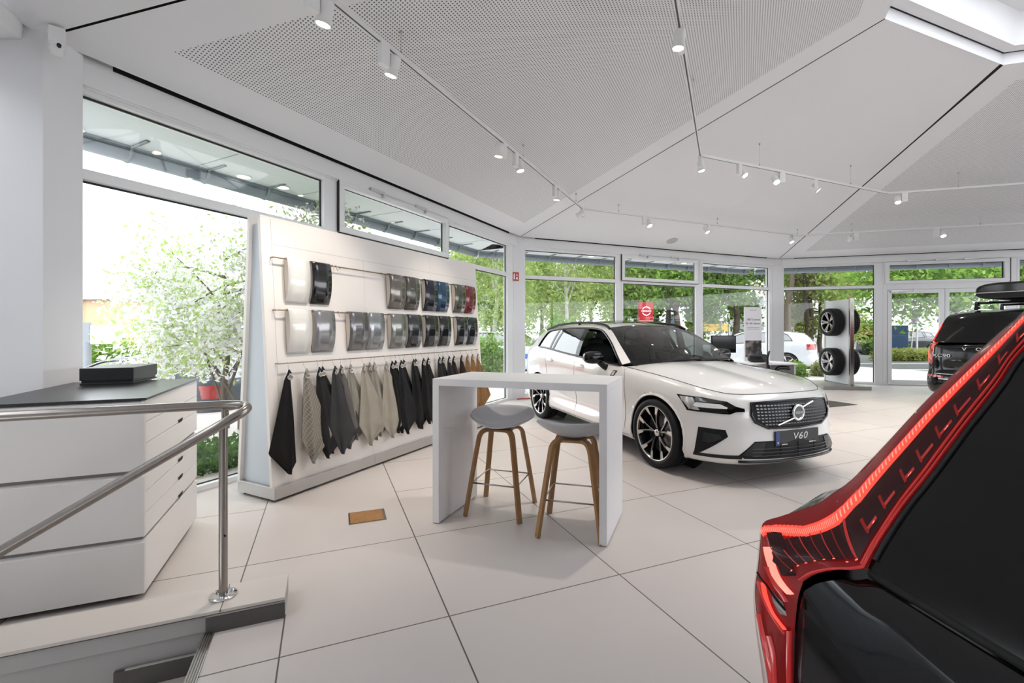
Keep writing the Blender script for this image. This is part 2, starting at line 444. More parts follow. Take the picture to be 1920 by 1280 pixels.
pane_window(C23, RZ3, *B3[0], 3.085); pane_window(C23, RZ3, *B3[2], 3.085)
# entrance unit of the right wall: transom over a double door
e = empty('door_1', (*C23, 0), RZ3, kind='structure'); x0, x1 = B3[1]
f = MB(); f.box((x0-.05, 0, 0), (x0+.04, .1, 3.14)); f.box((x1-.04, 0, 0), (x1+.05, .1, 3.14)); f.box((x0+.04, 0, 3.07), (x1-.04, .1, 3.14)); f.box((x0+.04, 0, 2.44), (x1-.04, .1, 2.60)); f.box((x0+.04, 0, -.02), (x1-.04, .12, .012))
f.build('door_frame', FRAME, e, bevel=.004)
s_ = MB(); a = .075; s_.box((x0-.02, -.04, 2.585), (x1+.02, .03, 2.66)); s_.box((x0-.02, -.04, 3.06), (x1+.02, .03, 3.135)); s_.box((x0-.02, -.04, 2.66), (x0+a, .03, 3.06)); s_.box((x1-a, -.04, 2.66), (x1+.02, .03, 3.06)); s_.build('sash', FRAME, e, bevel=.005)
g = MB(); g.box((x0+a, .02, 2.66), (x1-a, .035, 2.675)); g.box((x0+a, .02, 3.045), (x1-a, .035, 3.06)); g.box((x1-a-.02, .02, 2.66), (x1-a, .035, 3.06)); g.box((x1+.03, -.02, 2.57), (x1+.05, 0, 3.14)); g.build('gasket', RUBBER, e)
q = MB(); q.add([(x0+a, .03, 2.66), (x1-a, .03, 2.66), (x1-a, .03, 3.06), (x0+a, .03, 3.06)], [(0, 1, 2, 3)]); q.build('transom_pane', GLASS, e)
h = MB()
for fx in (.18, .42, .66): h.box((x0+fx*2.4, -.08, 3.135), (x0+fx*2.4+.26, -.04, 3.165))
h.tube([(x0+.3, -.05, 3.15), (x1-.1, -.05, 3.15)], .006, 6); h.build('opener', mat('opener_grey', (.6, .6, .6), .35), e)
xm = (x0+x1)/2
for xa, xb, hs in ((x0+.045, xm-.004, 1), (xm+.004, x1-.045, -1)):
    d = MB(); d.box((xa, -.01, .03), (xa+.09, .07, 2.43)); d.box((xb-.09, -.01, .03), (xb, .07, 2.43)); d.box((xa+.09, -.01, 2.34), (xb-.09, .07, 2.43)); d.box((xa+.09, -.01, .03), (xb-.09, .07, .14))
    dl = d.build('door_leaf', FRAME, e, bevel=.005)
    q = MB(); q.add([(xa+.09, .03, .14), (xb-.09, .03, .14), (xb-.09, .03, 2.34), (xa+.09, .03, 2.34)], [(0, 1, 2, 3)]); q.build('pane', GLASS, dl)
    c = MB(); hx = xb-.045 if hs > 0 else xa+.045
    c.tube([(hx, -.06, .85), (hx, -.06, 1.35)], .014, 10); c.tube([(hx, -.06, .9), (hx, 0, .9)], .008, 8); c.tube([(hx, -.06, 1.3), (hx, 0, 1.3)], .008, 8); c.build('handle', STEEL, dl)
    if hs > 0:
        c = MB(); c.box((xa+.05, -.07, 2.36), (xa+.30, -.01, 2.42)); c.tube([(xa+.22, -.08, 2.37), (xa+.48, -.11, 2.36), (xa+.55, -.03, 2.45)], .008, 6); c.build('door_closer', mat('opener_grey', (.6, .6, .6), .35), dl)
# corner columns
for o_, rz, nm in ((C12, (RZ1+RZ2)/2, 'wall_corner'), (C23, (RZ2+RZ3)/2, 'wall_corner.001')):
    m = MB(); M = frame((*o_, 0), rz); m.prism([(-.15, -.06), (.15, -.06), (.21, .18), (-.21, .18)], -.02, 3.5, 0, M)
    m.box((-.10, -.075, 3.18), (.10, -.05, 3.36), 0, M)
    tag(m.build(nm, WHITE, bevel=.006), kind='structure')
# near column / solid wall on the left
m = MB()
m.prism([(-3.04, 2.95), (-3.008, 3.19), (-3.3, 3.5), (-4.9, 3.0), (-4.6, 1.9)][::-1], -.3, 4.0)
tag(m.build('wall_near', WHITE, bevel=.004), kind='structure')
def up(px, py, z): return Vector(((px-960)/853.333*z, z, 1.4+(619-py)/853.333*z))
q = [up(-60, -10, 2.2), up(44, 76, 2.92), up(47, 47, 2.92), up(-60, -58, 2.2)]; sh = Vector((-.55, .15, 0)); m = MB()
m.hexa([q[0], q[1], q[1]+sh, q[0]+sh, q[3], q[2], q[2]+sh, q[3]+sh])
tag(m.build('trim_4', WHITE, bevel=.01), kind='structure')
# unseen walls shaped for light: some closed to block it, others open above parapets
pts = [(-4.6, 1.9), W0E, W6E, W5E, W4E, C34]
for i in range(len(pts)-1):
    a, b_ = Vector((*pts[i], 0)), Vector((*pts[i+1], 0)); L = (b_-a).length; rz = math.degrees(math.atan2(b_.y-a.y, b_.x-a.x)); M = frame(a, rz)
    m = MB(); lowz = 3.6 if i < 2 else .9
    m.box((0, -.1, -.3), (L, .1, lowz), 0, M); m.box((0, -.1, 3.1), (L, .1, 3.6), 0, M)
    n = int(L/2.4)
    for k in range(n+1): m.box((k*L/n-.06, -.06, .9), (k*L/n+.06, .06, 3.1), 0, M)
    tag(m.build('wall_rear' + ('' if i == 0 else '.%03d' % i), WHITE), kind='structure')
# red fire extinguisher sign on the corner column
def sign_plate(): pass
th = empty('fire_sign', (C12[0]-.03, C12[1]-.13, 2.50), (RZ1+RZ2)/2-20, 'small red fire extinguisher sign on white column between window walls', 'sign')
m = MB(); m.box((-.075, -.006, -.09), (.075, 0, .09), 0); m.build('plate', mat('sign_red', (.45, .03, .02), .4), th)
m = MB(); m.box((-.045, -.009, -.06), (-.012, -.006, .045), 0); m.tube([(-.028, -.008, .045), (-.028, -.008, .065)], .008, 6); m.box((.012, -.009, -.06), (.05, -.006, -.01)); m.prism([(.03, .055), (.005, .02), (.055, .02)], .006, .009, 0, Matrix.Rotation(R(90), 4, 'X')); m.build('symbol', mat('sign_white', (.85, .85, .85), .5), th)
# thermostat / motion sensor on the near column
th = empty('motion_sensor', (-2.93, 2.93, 3.22), 40, 'white motion sensor high on the near column under the ceiling', 'sensor')
m = MB(); m.box((-.04, -.015, -.02), (.04, .04, .13)); m.lathe([(.0, -.035), (.04, -.03), (.045, 0), (.045, .03), (.0, .035)], 20, 0, Matrix.Translation((0, -.015, -.015)) @ Matrix.Rotation(R(90), 4, 'Y')); m.build('housing', mat('sensor_white', (.83, .83, .83), .4), th, bevel=.006)
m = MB(); m.ball((.015, -.06, -.01), (.012, .006, .016)); m.build('sensor_eye', BLACKG, th)
# loudspeaker disc in the plain ceiling facet
def ceil2(x, y, o_=(C12, RZ2)):
    d = (x-o_[0][0])*sin(R(o_[1]))-(y-o_[0][1])*cos(R(o_[1]))
    return d
# unseen roof added over the ceiling boards to block light leaks, open at the skylight
foot = [O1, C12, C23, C34, W4E, W5E, W6E, W0E]; tops = [SD, SA, SB, SF, SG, SH, SJ, SI]
c_ = Vector((7.7, 1.2)); m = MB(); a = []
for p, q in zip(foot, tops):
    d = (Vector(p)-c_).normalized(); a.append(((p[0]+d.x*.35, p[1]+d.y*.35, 3.58), (q[0]-(q[0]-c_.x)*0, q[1], HT+.30)))
for i in range(8):
    (f0, t0), (f1, t1) = a[i], a[(i+1) % 8]; m.add([f0, f1, t1, t0], [(0, 1, 2, 3)])
tag(m.build('ceiling_light_block', mat('light_block_black', (.05, .05, .05), .9)), kind='structure')
# ------------------------------------------------------------------ stairwell, ledge, railing
STONE = mat('landing_stone', (.62, .565, .52), .4, var=.05, scale=3)
GREYW = mat('stair_wall_grey', (.42, .41, .40), .6, var=.02)
SKIRT = mat('dark_skirting', (.085, .08, .075), .5, var=.05)
m = MB(); M = Matrix.Rotation(R(TR), 4, 'Z')
m.box((-6, SU, -2.6), (SV+.02, SU+.02, .06), 0, M); m.box((SV, -2.2, -2.6), (SV+.02, SU, -.001), 0, M); m.box((-6, -2.22, -2.6), (SV, -2.2, 0), 0, M); m.box((-6.02, -2.2, -2.6), (-6, SU, 0), 0, M)
tag(m.build('wall_stairwell', GREYW), kind='structure')
m = MB(); m.box((-6, 2.49, 0.004), (-.183, 2.705, .08), 0, M); m.box((-6, 2.475, .085), (-.183, 2.705, .10), 1, M); m.box((-6, 2.48, .078), (-.2, 2.70, .086), 2, M); m.box((-.455, 2.468, .092), (-.45, 2.706, .1005), 2, M)
tag(m.build('trim_5', [GREYW, STONE, SKIRT], bevel=.0015), kind='structure')
# skirting on the ledge and stepping down the stair
m = MB(); m.box((-.51, 2.472, -.004), (-.183, 2.49, .072), 0, M); m.box((-.51, 2.478, .072), (-.183, 2.49, .080), 1, M)
m.box((-.51, 2.478, -.26), (-.44, 2.50, -.005), 0, M)
rise, run = .172, .29
for k in range(5):
    m.box((-.51-run*(k+1)-.01, 2.478, -rise*(k+1)), (-.51-run*k, 2.50, -rise*(k+1)+.085), 0, M)
    m.box((-.51-run*(k+1)-.01, 2.478, -rise*(k+1)+.085), (-.51-run*k, 2.49, -rise*(k+1)+.09), 1, M)
    m.box((-.51-run*(k+1)-.05, 2.478, -rise*(k+2)), (-.51-run*(k+1)-.01, 2.50, -rise*(k+1)+.085), 0, M)
tag(m.build('baseboard_stair', [SKIRT, mat('skirting_cap', (.45, .42, .39), .45)], bevel=.001), kind='structure')
m = MB()
for k in range(12):
    z = -rise*(k+1); m.box((SV-run*(k+1), -.2, z-.25), (SV-run*k+.01, SU, z), 0, M)
tag(m.build('floor_stair', STONE), kind='structure')
m = MB(); m.box((SV-.025, -.2, -.02), (SV+.02, SU-.02, .004), 0, M)
for k in range(4): m.tube([M @ Vector((SV-.018+k*.010, -.2, .004)), M @ Vector((SV-.018+k*.010, SU-.02, .004))], .0035, 6)
th = m.build('stair_nosing', mat('ribbed_aluminium', (.42, .40, .38), .35, metal=1., var=.3, scale=90))
tag(th, 'ribbed metal edge strip on the top step of the stair', 'stair nosing')

RAILS = mat('handrail_steel', (.34, .31, .285), .26, metal=1., var=.08, scale=30)
rail = empty('handrail', tl(-.463, 2.60, .10), TR, 'brushed steel handrail bending back on itself above the stair ledge', 'railing')
m = MB(); pv, pu = 0., 0.    # local: x = along the ledge (v), y = u, z from ledge top
P = [(-3.2+.2*k, 0, .935) for k in range(15)]+[(-.25, 0, .935), (-.1, 0, .935), (.02, -.005, .935), (.085, -.03, .933), (.112, -.075, .925), (.095, -.118, .908), (.03, -.147, .872), (-.08, -.155, .808)]
for k in range(1, 23): P.append((-.08-.1*k, -.155, .808-.0593*k))
m.tube(catmull(P, 260), .0215, 14); m.build('rail_tube', RAILS, rail)
m = MB(); m.tube([(0, 0, .01), (0, 0, .845)], .0195, 14); m.lathe([(0, .845), (.022, .845), (.022, .85), (0, .852)], 16); m.tube([(.0, 0, .845), (.0, 0, .93)], .007, 8)
m.tube([(.012, -.0205, .30), (.012, -.024, .30)], .005, 8, mi=1); m.build('post', [RAILS, BLACKM], rail)
m = MB(); m.lathe([(0, .010), (.058, .010), (.060, .007), (.060, 0), (0, 0)], 28)
for a in (.5, 2.6, 4.7): m.lathe([(0, .018), (.007, .018), (.008, .010)], 8, 0, Matrix.Translation((.042*cos(a), .042*sin(a), 0)))
m.build('base_flange', CHROME, rail)

# ------------------------------------------------------------------ drawer cabinet
cabw = mat('cabinet_white', (.80, .77, .74), .45, var=.01)
cab = empty('drawer_cabinet', tl(-.873, 2.935), TR, 'white drawer cabinet with thin black top standing behind the stair ledge', 'cabinet')
CW, CD = .705, 1.035   # local: x to the left is negative, y back
m = MB(); m.box((-CW, .01, .10), (-.015, CD-.01, 1.03)); m.box((-CW+.05, .05, 0), (-.05, CD-.06, .1), 1); m.build('carcass', [mat('carcass_gap_shade', (.22, .21, .20), .6), SKIRT], cab)  # dark grey carcass paints the shade showing in the gaps between the fronts
m = MB(); m.box((-CW-.005, -.008, 1.035), (.008, CD+.01, 1.047)); m.build('worktop', mat('black_laminate', (.018, .018, .020), .32, var=.1), cab, bevel=.001)
for za, zb in ((.03, .305), (.325, .652), (.672, 1.033)):
    m = MB(); m.hexa([(-CW, -.012, za), (0, -.012, za), (0, .01, za), (-CW, .01, za), (-CW, -.012, zb-.012), (0, -.012, zb-.012), (0, .01, zb), (-CW, .01, zb)]); m.build('front_panel', cabw, cab, bevel=.001)
for za, zb, hd in ((.03, .305, 0), (.325, .438, 1), (.441, .553, 1), (.556, .652, 1), (.672, .805, 0), (.808, .918, 1), (.921, 1.033, 0)):
    m = MB(); m.box((-.016, -.004, za), (.0, CD, zb)); dr = m.build('drawer', cabw, cab, bevel=.0012)
    if hd:
        m = MB(); zc = za+.006; yc = CD*.60
        Q = [(.0006, yc-.055, zc+.012), (.0006, yc+.055, zc+.012), (.0006, yc+.045, zc-.004), (.0006, yc+.03, zc-.010), (.0006, yc-.03, zc-.010), (.0006, yc-.045, zc-.004)]
        m.add([(x+.0016, y, z) for x, y, z in Q], [tuple(range(6))], 1)
        m.build('handle', [cabw, DARKGAP], dr)
bx = empty('black_box', (-2.77, 2.914, 1.047), 18.5, 'flat matt black box lying on the black cabinet top', 'box')
bm_ = mat('black_card', (.012, .012, .013), .45, var=.15)
m = MB(); m.box((0, 0, 0), (.285, .37, .012)); m.box((.006, .006, .012), (.279, .364, .085)); m.build('box_base', bm_, bx, bevel=.002)
m = MB(); m.box((-.001, -.001, .028), (.286, .371, .108)); m.build('lid', bm_, bx, bevel=.002)

# ------------------------------------------------------------------ colour sample wall
DISP = (-1.936, 3.687, 0)
dm = mat('display_white', (.84, .80, .765), .42, var=.012)
disp = empty('sample_display', DISP, 62.7, 'tall white leaning display stand holding colour samples along the glass wall', 'display stand')
DL, DH, LN = 3.36, 2.36, .0717           # local x along, y towards the glass, z up; lean
def dp(x, z, o=0.): return (x, LN*z-o, z+LN*o*.0)
m = MB(); t = .035
def slab(x0, x1, z0, z1, o0, o1, mi=0): m.hexa([dp(x0, z0, o1), dp(x1, z0, o1), dp(x1, z0, o0), dp(x0, z0, o0), dp(x0, z1, o1), dp(x1, z1, o1), dp(x1, z1, o0), dp(x0, z1, o0)], mi)
slab(0, DL, .115, DH, -t, 0); m.build('front_panel', dm, disp, bevel=.002)
m = MB()
slab(.092, .095, .4, DH-.02, 0, .0008); slab(.095, DL-.02, 2.125, 2.128, 0, .0008)
for x in (1.12, 2.25): slab(x, x+.002, .118, .9, 0, .0006)
slab(2.25, 2.252, .9, 2.35, 0, .0004); slab(1.12, 1.122, .9, 2.125, 0, .0004)
m.build('panel_seam', mat('seam_grey', (.5, .47, .44), .6), disp)
pl = mat('plinth_metal', (.52, .51, .50), .38, metal=.75, var=.03)
m = MB(); m.box((0, -.018, .022), (1.12, .47, .118)); m.box((1.122, -.018, .022), (2.25, .47, .118)); m.box((2.252, -.018, .022), (DL, .47, .118)); m.build('plinth', pl, disp, bevel=.002)
for x in (.04, 1.05, 1.2, 2.2, 2.32, DL-.04):
    for y in (.04, .42): m = MB(); m.tube([(x, y, 0), (x, y, .03)], .014, 8); m.build('levelling_foot', BLACKM, disp)
m = MB(); m.hexa([(-.0, .44, .1), (DL, .44, .1), (DL, .475, .1), (-.0, .475, .1), (-.0, .30, 2.36), (DL, .30, 2.36), (DL, .335, 2.36), (-.0, .335, 2.36)]); m.build('back_panel', dm, disp, bevel=.002)
m = MB(); m.hexa([(.03, .03, .118), (.05, .03, .118), (.05, .44, .118), (.03, .44, .118), (.03, .19, 2.30), (.05, .19, 2.30), (.05, .30, 2.30), (.03, .30, 2.30)])
m.hexa([(DL-.05, .03, .118), (DL-.03, .03, .118), (DL-.03, .44, .118), (DL-.05, .44, .118), (DL-.05, .19, 2.30), (DL-.03, .19, 2.30), (DL-.03, .30, 2.30), (DL-.05, .30, 2.30)])
m.hexa([(.05, .185, 2.28), (DL-.05, .185, 2.28), (DL-.05, .31, 2.28), (.05, .31, 2.28), (.05, .185, 2.3), (DL-.05, .185, 2.3), (DL-.05, .31, 2.3), (.05, .31, 2.3)])
m.build('side_panel', mat('display_side', (.62, .68, .72), .45, var=.01), disp, bevel=.002)
railm = mat('bronze_rail', (.33, .24, .17), .3, metal=1., var=.1)
def drail(z, o, r, x0=.112, x1=3.29):
    m = MB(); m.tube([dp(x0, z, 0), dp(x0, z, o), dp(x0+.004, z, o), dp(x1, z, o), dp(x1, z, 0)], r, 8)
    for x in (.8, 1.45, 2.05, 2.7): m.tube([dp(x, z, 0), dp(x, z, o)], r*.8, 6)
    return m.build('hanging_rail', railm, disp)
KX = lambda x: x-.045*float(np.interp(x, [.2, 1.49, 3.2], [.75, 1.098, 1.57]))
drail(2.012, .045, .006, KX(.112), KX(3.29)); drail(1.570, .045, .006, KX(.112), KX(3.29)); drail(1.122, .045, .0045, KX(.112), KX(3.29))

def paint(n, c, metal=0., rough=.14):
    if max(c) < .6: c = tuple(v*.6 for v in c)
    return mat('paint_'+n, c, rough, metal=metal, coat=.7, var=.03, scale=5)
ROW1 = [(.222, .225, 'a', (.78, .77, .74), 0, 'plain white paint sample, first plate on the top rail beside the gap'),
        (.470, .215, 'b', (.008, .008, .009), 0, 'solid gloss black paint sample hanging beside the white one on the top rail'),
        (1.484, .245, 'c', (.33, .29, .26), .5, 'light taupe metallic paint sample at the start of the top rail run after the gap'),
        (1.757, .245, 'd', (.16, .15, .135), .5, 'brown grey metallic paint sample on the top rail beside the taupe one'),
        (2.110, .25, 'e', (.008, .012, .03), .3, 'blackish navy paint sample on the top rail beside the blue one'),
        (2.370, .25, 'f', (.025, .09, .19), .4, 'bright blue metallic paint sample on the top rail'),
        (2.755, .25, 'g', (.16, .165, .13), .5, 'olive grey metallic paint sample on the top rail beside the red one'),
        (3.030, .25, 'h', (.27, .012, .018), .25, 'dark red paint sample at the end of the top rail')]
ROW2 = [(.212, .228, 'i', (.76, .75, .72), 0, 'cream white paint sample, first plate on the lower rail'),
        (.469, .232, 'j', (.45, .45, .47), .4, 'pale silver grey paint sample beside the cream white one on the lower rail'),
        (.880, .237, 'k', (.31, .30, .31), .5, 'mid grey metallic paint sample after the lower rail gap'),
        (1.131, .237, 'l', (.50, .52, .55), .5, 'light silver metallic paint sample on the lower rail under the taupe one'),
        (1.468, .245, 'm', (.40, .41, .39), .5, 'greenish silver paint sample on the lower rail beside the dark grey one'),
        (1.752, .25, 'n', (.075, .08, .09), .5, 'dark slate grey metallic paint sample on the lower rail'),
        (2.079, .25, 'o', (.02, .02, .022), .3, 'black paint sample on the lower rail under the navy one'),
        (2.367, .25, 'p', (.012, .012, .013), .2, 'black paint sample on the lower rail under the blue one'),
        (2.757, .25, 'q', (.03, .033, .04), .4, 'charcoal black paint sample on the lower rail under the olive grey one'),
        (3.029, .25, 'r', (.012, .016, .028), .3, 'navy black paint sample on the lower rail under the red one')]
beige = mat('sample_back', (.62, .56, .50), .6)
def sample(x, w_, key, c, mt, label, zr):
    x, w_ = KX(x), KX(x+w_)-KX(x)
    t = empty('paint_sample', (0, 0, 0), 0, label, 'paint sample', 'paint samples on the display rails')
    t.matrix_world = frame(DISP, 62.7) @ Matrix.Translation(dp(x, zr, .045))
    pr = catmull([(.010, .002), (.0, .013), (-.013, .006), (-.021, -.035), (-.024, -.10), (-.019, -.19), (-.002, -.285), (.033, -.372)], 30)
    m = MB(); P = [[(xx, y+LN*z, z) for y, z in pr] for xx in (0, w_*.33, w_*.66, w_)]
    m.grid(P); m.build('plate', paint(key, c, mt), t, solid=.004)
    for xx in (.003, w_-.003):
        m = MB(); fr = [(xx, y+.004+LN*z, z) for y, z in pr[6:]]; bk = [(xx, .034+LN*z, z) for y, z in (pr[6], pr[-1])]
        m.add(fr+[bk[1], bk[0]], [tuple(range(len(fr)+2))]); m.build('side_cheek', beige, t, recalc=False)
    for hx in (.03, w_-.03): m = MB(); m.tube([(hx, -.004, .012), (hx, .004, .012), (hx, .012, .0), (hx, .008, -.02)], .003, 6); m.build('hook', railm, t)
    return t
for r_ in ROW1: sample(*r_, 2.012)
for r_ in ROW2: sample(*r_, 1.570)
# two empty hooks left on the top rail
for x, lb in ((.72, 'empty wire hook on the top rail beside the gloss black sample'), (.76, 'second empty wire hook on the top rail, facing the wide gap'), (1.38, 'empty wire hook on the top rail beside the taupe sample'), (.76, 'empty wire hook on the lower rail beside the pale silver sample')):
    zr = 1.570 if 'lower' in lb else 2.012; x = KX(x)
    t = empty('wire_hook', (0, 0, 0), 0, lb, 'hook'); t.matrix_world = frame(DISP, 62.7) @ Matrix.Translation(dp(x, zr, .045))
    m = MB(); m.tube([(0, .008, -.012), (0, .009, .004), (0, .0, .011), (0, -.009, .004), (0, -.012, -.02), (0, -.03, -.045)], .0025, 6); m.build('bent_wire', railm, t)

# upholstery swatches: cloth squares hung by a corner eyelet
def cloth(n, c, pat=None, leather=False):
    nm = 'cloth_'+n
    if nm in MATS: return MATS[nm]
    m = mat(nm, c, .5 if leather else .85, spec=.22, var=.12, scale=14, bump=.25, bscale=140 if leather else 420)
    if pat:
        nt = m.node_tree; b = nt.nodes['Principled BSDF']; tc = nt.nodes.new('ShaderNodeTexCoord'); sp = nt.nodes.new('ShaderNodeSeparateXYZ'); nt.links.new(tc.outputs['Object'], sp.inputs[0])
        def M_(op, a, b_):
            k = nt.nodes.new('ShaderNodeMath'); k.operation = op
            for i, v in enumerate((a, b_)):
                if isinstance(v, (int, float)): k.inputs[i].default_value = v
                else: nt.links.new(v, k.inputs[i])
            return k.outputs[0]
        u = M_('ADD', sp.outputs['X'], M_('MULTIPLY', sp.outputs['Z'], .6)); v = M_('SUBTRACT', M_('MULTIPLY', sp.outputs['X'], .9), M_('MULTIPLY', sp.outputs['Z'], .5))
        l1 = M_('LESS_THAN', M_('FRACT', M_('MULTIPLY', u, 50.), 0), .24); l2 = M_('LESS_THAN', M_('FRACT', M_('MULTIPLY', v, 38.), 0), .24)
        mx = nt.nodes.new('ShaderNodeMix'); mx.data_type = 'RGBA'; mx.inputs['A'].default_value = (*c, 1); mx.inputs['B'].default_value = (*pat, 1)
        nt.links.new(M_('MAXIMUM', l1, l2), mx.inputs['Factor']); nt.links.new(mx.outputs['Result'], b.inputs['Base Color'])
    return m
BK, CH = (.012, .011, .011), (.045, .045, .047)
SW = [(.19, -.13, .10, .84, BK, 'bk', 1, 'black leather swatch, first on the cloth rail, beside the checked one', 0, .0),
 (.339, -.03, .16, .80, (.30, .265, .225), 'check', 0, 'beige checked cloth swatch between black swatches on the cloth rail', .02, .03),
 (.488, .04, .20, .80, (.03, .03, .031), 'ch1', 0, 'black cloth swatch hanging behind the dark grey one', .0, .015),
 (.551, .10, .20, .78, (.028, .028, .03), 'ch2', 0, 'charcoal cloth swatch half hidden between black and dark grey ones', .0, -.02),
 (.659, .02, .22, .80, (.065, .065, .068), 'dg', 0, 'dark grey cloth swatch beside the mottled violet grey one', .0, .02),
 (.754, .06, .20, .78, (.17, .155, .15), 'vg', 0, 'mottled violet grey cloth swatch between dark grey and beige', .0, -.005),
 (.881, .0, .18, .72, (.36, .34, .29), 'bg1', 1, 'grey beige swatch behind the first pale beige leather one', .0, -.015),
 (1.025, .0, .20, .80, (.46, .42, .35), 'bg2', 1, 'pale beige leather swatch with its tip pointing straight down', .0, .02),
 (1.152, .02, .17, .78, (.34, .31, .27), 'bg3', 0, 'taupe cloth swatch mostly hidden between pale beige leathers', .0, -.03),
 (1.203, .0, .18, .75, (.40, .37, .32), 'bg4', 1, 'beige leather swatch behind the last pale beige one', .0, -.015),
 (1.346, .0, .21, .79, (.48, .44, .37), 'bg5', 1, 'last pale beige leather swatch, beside the black group', .0, .02)]
xs_ = [1.445, 1.524, 1.582, 1.673, 1.807, 1.871, 1.979, 2.121, 2.309, 2.415, 2.508]
for i, x in enumerate(xs_):
    SW.append((x, (.0, .02, .04, -.02)[i % 4], .17, .76+.02*(i % 3), [(.010, .010, .010), (.014, .014, .015), (.018, .018, .020)][i % 3] if i < 8 else (.03, .031, .034), 'k%d' % (i % 3 if i < 8 else 3), 1,
      ['black leather swatch touching the last pale beige one', 'second black leather swatch after the pale beige ones', 'third black leather swatch after the pale beige ones', 'narrow black leather swatch seen edge on in the black group', 'black leather swatch in the middle of the black group', 'black leather swatch overlapped in the middle of the black group', 'smooth black leather swatch after the middle of the black group', 'wide black leather swatch above the bar table edge', 'thin charcoal swatch after the wide black one', 'charcoal leather swatch before the dark brown ones', 'last charcoal leather swatch, touching the dark brown pair'][i], 0, (.012, -.01, .02, -.02)[i % 4]))
for x, c, n, lb in ((2.631, (.035, .022, .016), 'br', 'dark brown leather swatch beside the charcoal ones'), (2.816, (.04, .024, .017), 'br', 'dark brown leather swatch beside the tan ones'),
                    (2.964, (.36, .19, .075), 'tn', 'tan leather swatch beside the dark brown ones'), (3.093, (.33, .17, .065), 'tn', 'middle tan leather swatch of the three at the rail end'), (3.237, (.40, .22, .09), 'tn', 'last tan leather swatch at the end of the cloth rail')):
    SW.append((x, .0, .19, .78, c, n, 1, lb, 0, .01))
ring_m = mat('eyelet_metal', (.62, .58, .52), .18, metal=1.)
for i, (x, sh, wd, ln, c, key, lea, lb, tagc, fo) in enumerate(SW):
    rnd = random.Random(i*13+5); c = tuple(v*.74 for v in c)
    t = empty('fabric_swatch', (0, 0, 0), 0, lb, 'fabric swatch', 'upholstery swatches on the cloth rail')
    t.matrix_world = frame(DISP, 62.7) @ Matrix.Translation(dp(x, 1.105, .05))
    nv, nu = 40, 25; P = []
    x = KX(x)
    wl, wr = wd*rnd.uniform(.50, .70), wd*rnd.uniform(1.2, 1.5)
    vl, vr = rnd.uniform(.68, .80), rnd.uniform(.74, .82); tip = .03
    if key == 'bk': wl, wr, vl, vr, tip = .175, .075, .76, .90, .0
    ph = rnd.uniform(-.25, .25); kf = rnd.choice((1., 1., 1.6))
    def env(v, vk): return (v/vk)**1.05 if v < vk else max(0, (1-v)/(1-vk))
    for j in range(nv+1):
        v = j/nv; row = []
        for k in range(nu):
            u = k/(nu-1)*2-1; e_ = (env(v, vl)*wl if u < 0 else env(v, vr)*wr)+.020*(1-v)*min(1, v*14)
            xx = u*e_+(sh*.3+tip)*v
            amp = .034*min(1, v*2.2)*(1-.35*v)
            yy = -fo-.012-amp*(cos(pi*.5*(u-ph))**2+.35*cos(kf*pi*2*(u-ph)))+.012*abs(u)
            z = -.075-ln*v
            row.append((xx, yy+LN*z, z))
        P.append(row)
    t.matrix_world = frame(DISP, 62.7) @ Matrix.Translation(dp(x, 1.122, .045))
    m = MB(); m.grid(P)
    # little turned-back tab above the eyelet
    mt_ = cloth(key, c, (.36, .325, .28) if key == 'check' else None, bool(lea))
    m.add([(-.022, -fo-.028, -.085), (.022, -fo-.028, -.085), (.005, -fo-.02, -.052), (-.005, -fo-.02, -.052)], [(0, 1, 2, 3)])
    sq = m.build('cloth', mt_, t, solid=.003)
    m = MB(); Mx = Matrix.Translation((.002, -fo-.034, -.118)) @ Matrix.Rotation(R(90), 4, 'X') @ Matrix.Rotation(R(rnd.uniform(-25, 25)), 4, 'Y')
    m.lathe([(.013, 0), (.015, .004), (.021, .004), (.023, 0), (.021, -.003), (.015, -.003), (.013, 0)], 20, 0, Mx); m.lathe([(0, -.002), (.013, -.002)], 16, 1, Mx); m.build('eyelet', [ring_m, mat('eyelet_hole', (.45, .40, .35), .7)], t)
    m = MB(); m.tube([(0, .008, -.004), (0, .006, .005), (0, -.002, .008), (0, -.009, .002), (0, -.008, -.02), (0, -.012-fo, -.06), (.004, -.036-fo, -.102)], .0017, 6); m.build('hook', ring_m, t)
    if key == 'check':
        m = MB(); m.box((-.02, -.001, -.05), (.022, .001, .03), 0, Matrix.Translation((sh+.05, -fo-.06+LN*-.8, -.80)) @ Matrix.Rotation(R(35), 4, 'Y')); m.build('fabric_label', mat('label_grey', (.2, .2, .2), .7), t)

# ------------------------------------------------------------------ bar table
tw = mat('table_white', (.80, .79, .80), .4, var=.008)
tb = empty('bar_table', (-.577, 3.302, 0), -17.2, 'high white waterfall bar table with slab legs around two bar stools', 'table')
m = MB(); m.hexa([(0, 0, 1.0), (1.245, 0, 1.0), (1.305, .60, 1.0), (.06, .60, 1.0), (0, 0, 1.05), (1.245, 0, 1.05), (1.305, .60, 1.05), (.06, .60, 1.05)]); m.build('tabletop', tw, tb, bevel=.0015)
for x in (0., 1.195):
    m = MB(); m.hexa([(x, 0, .008), (x+.05, 0, .008), (x+.11, .60, .008), (x+.06, .60, .008), (x, 0, 1.0), (x+.05, 0, 1.0), (x+.11, .60, 1.0), (x+.06, .60, 1.0)]); lg = m.build('leg', tw, tb, bevel=.0015)
    m = MB()
    for k in (.05, .55): m.tube([(x+.025+.1*k, k, 0), (x+.025+.1*k, k, .01)], .016, 8)
    m.build('glide', BLACKM, lg)

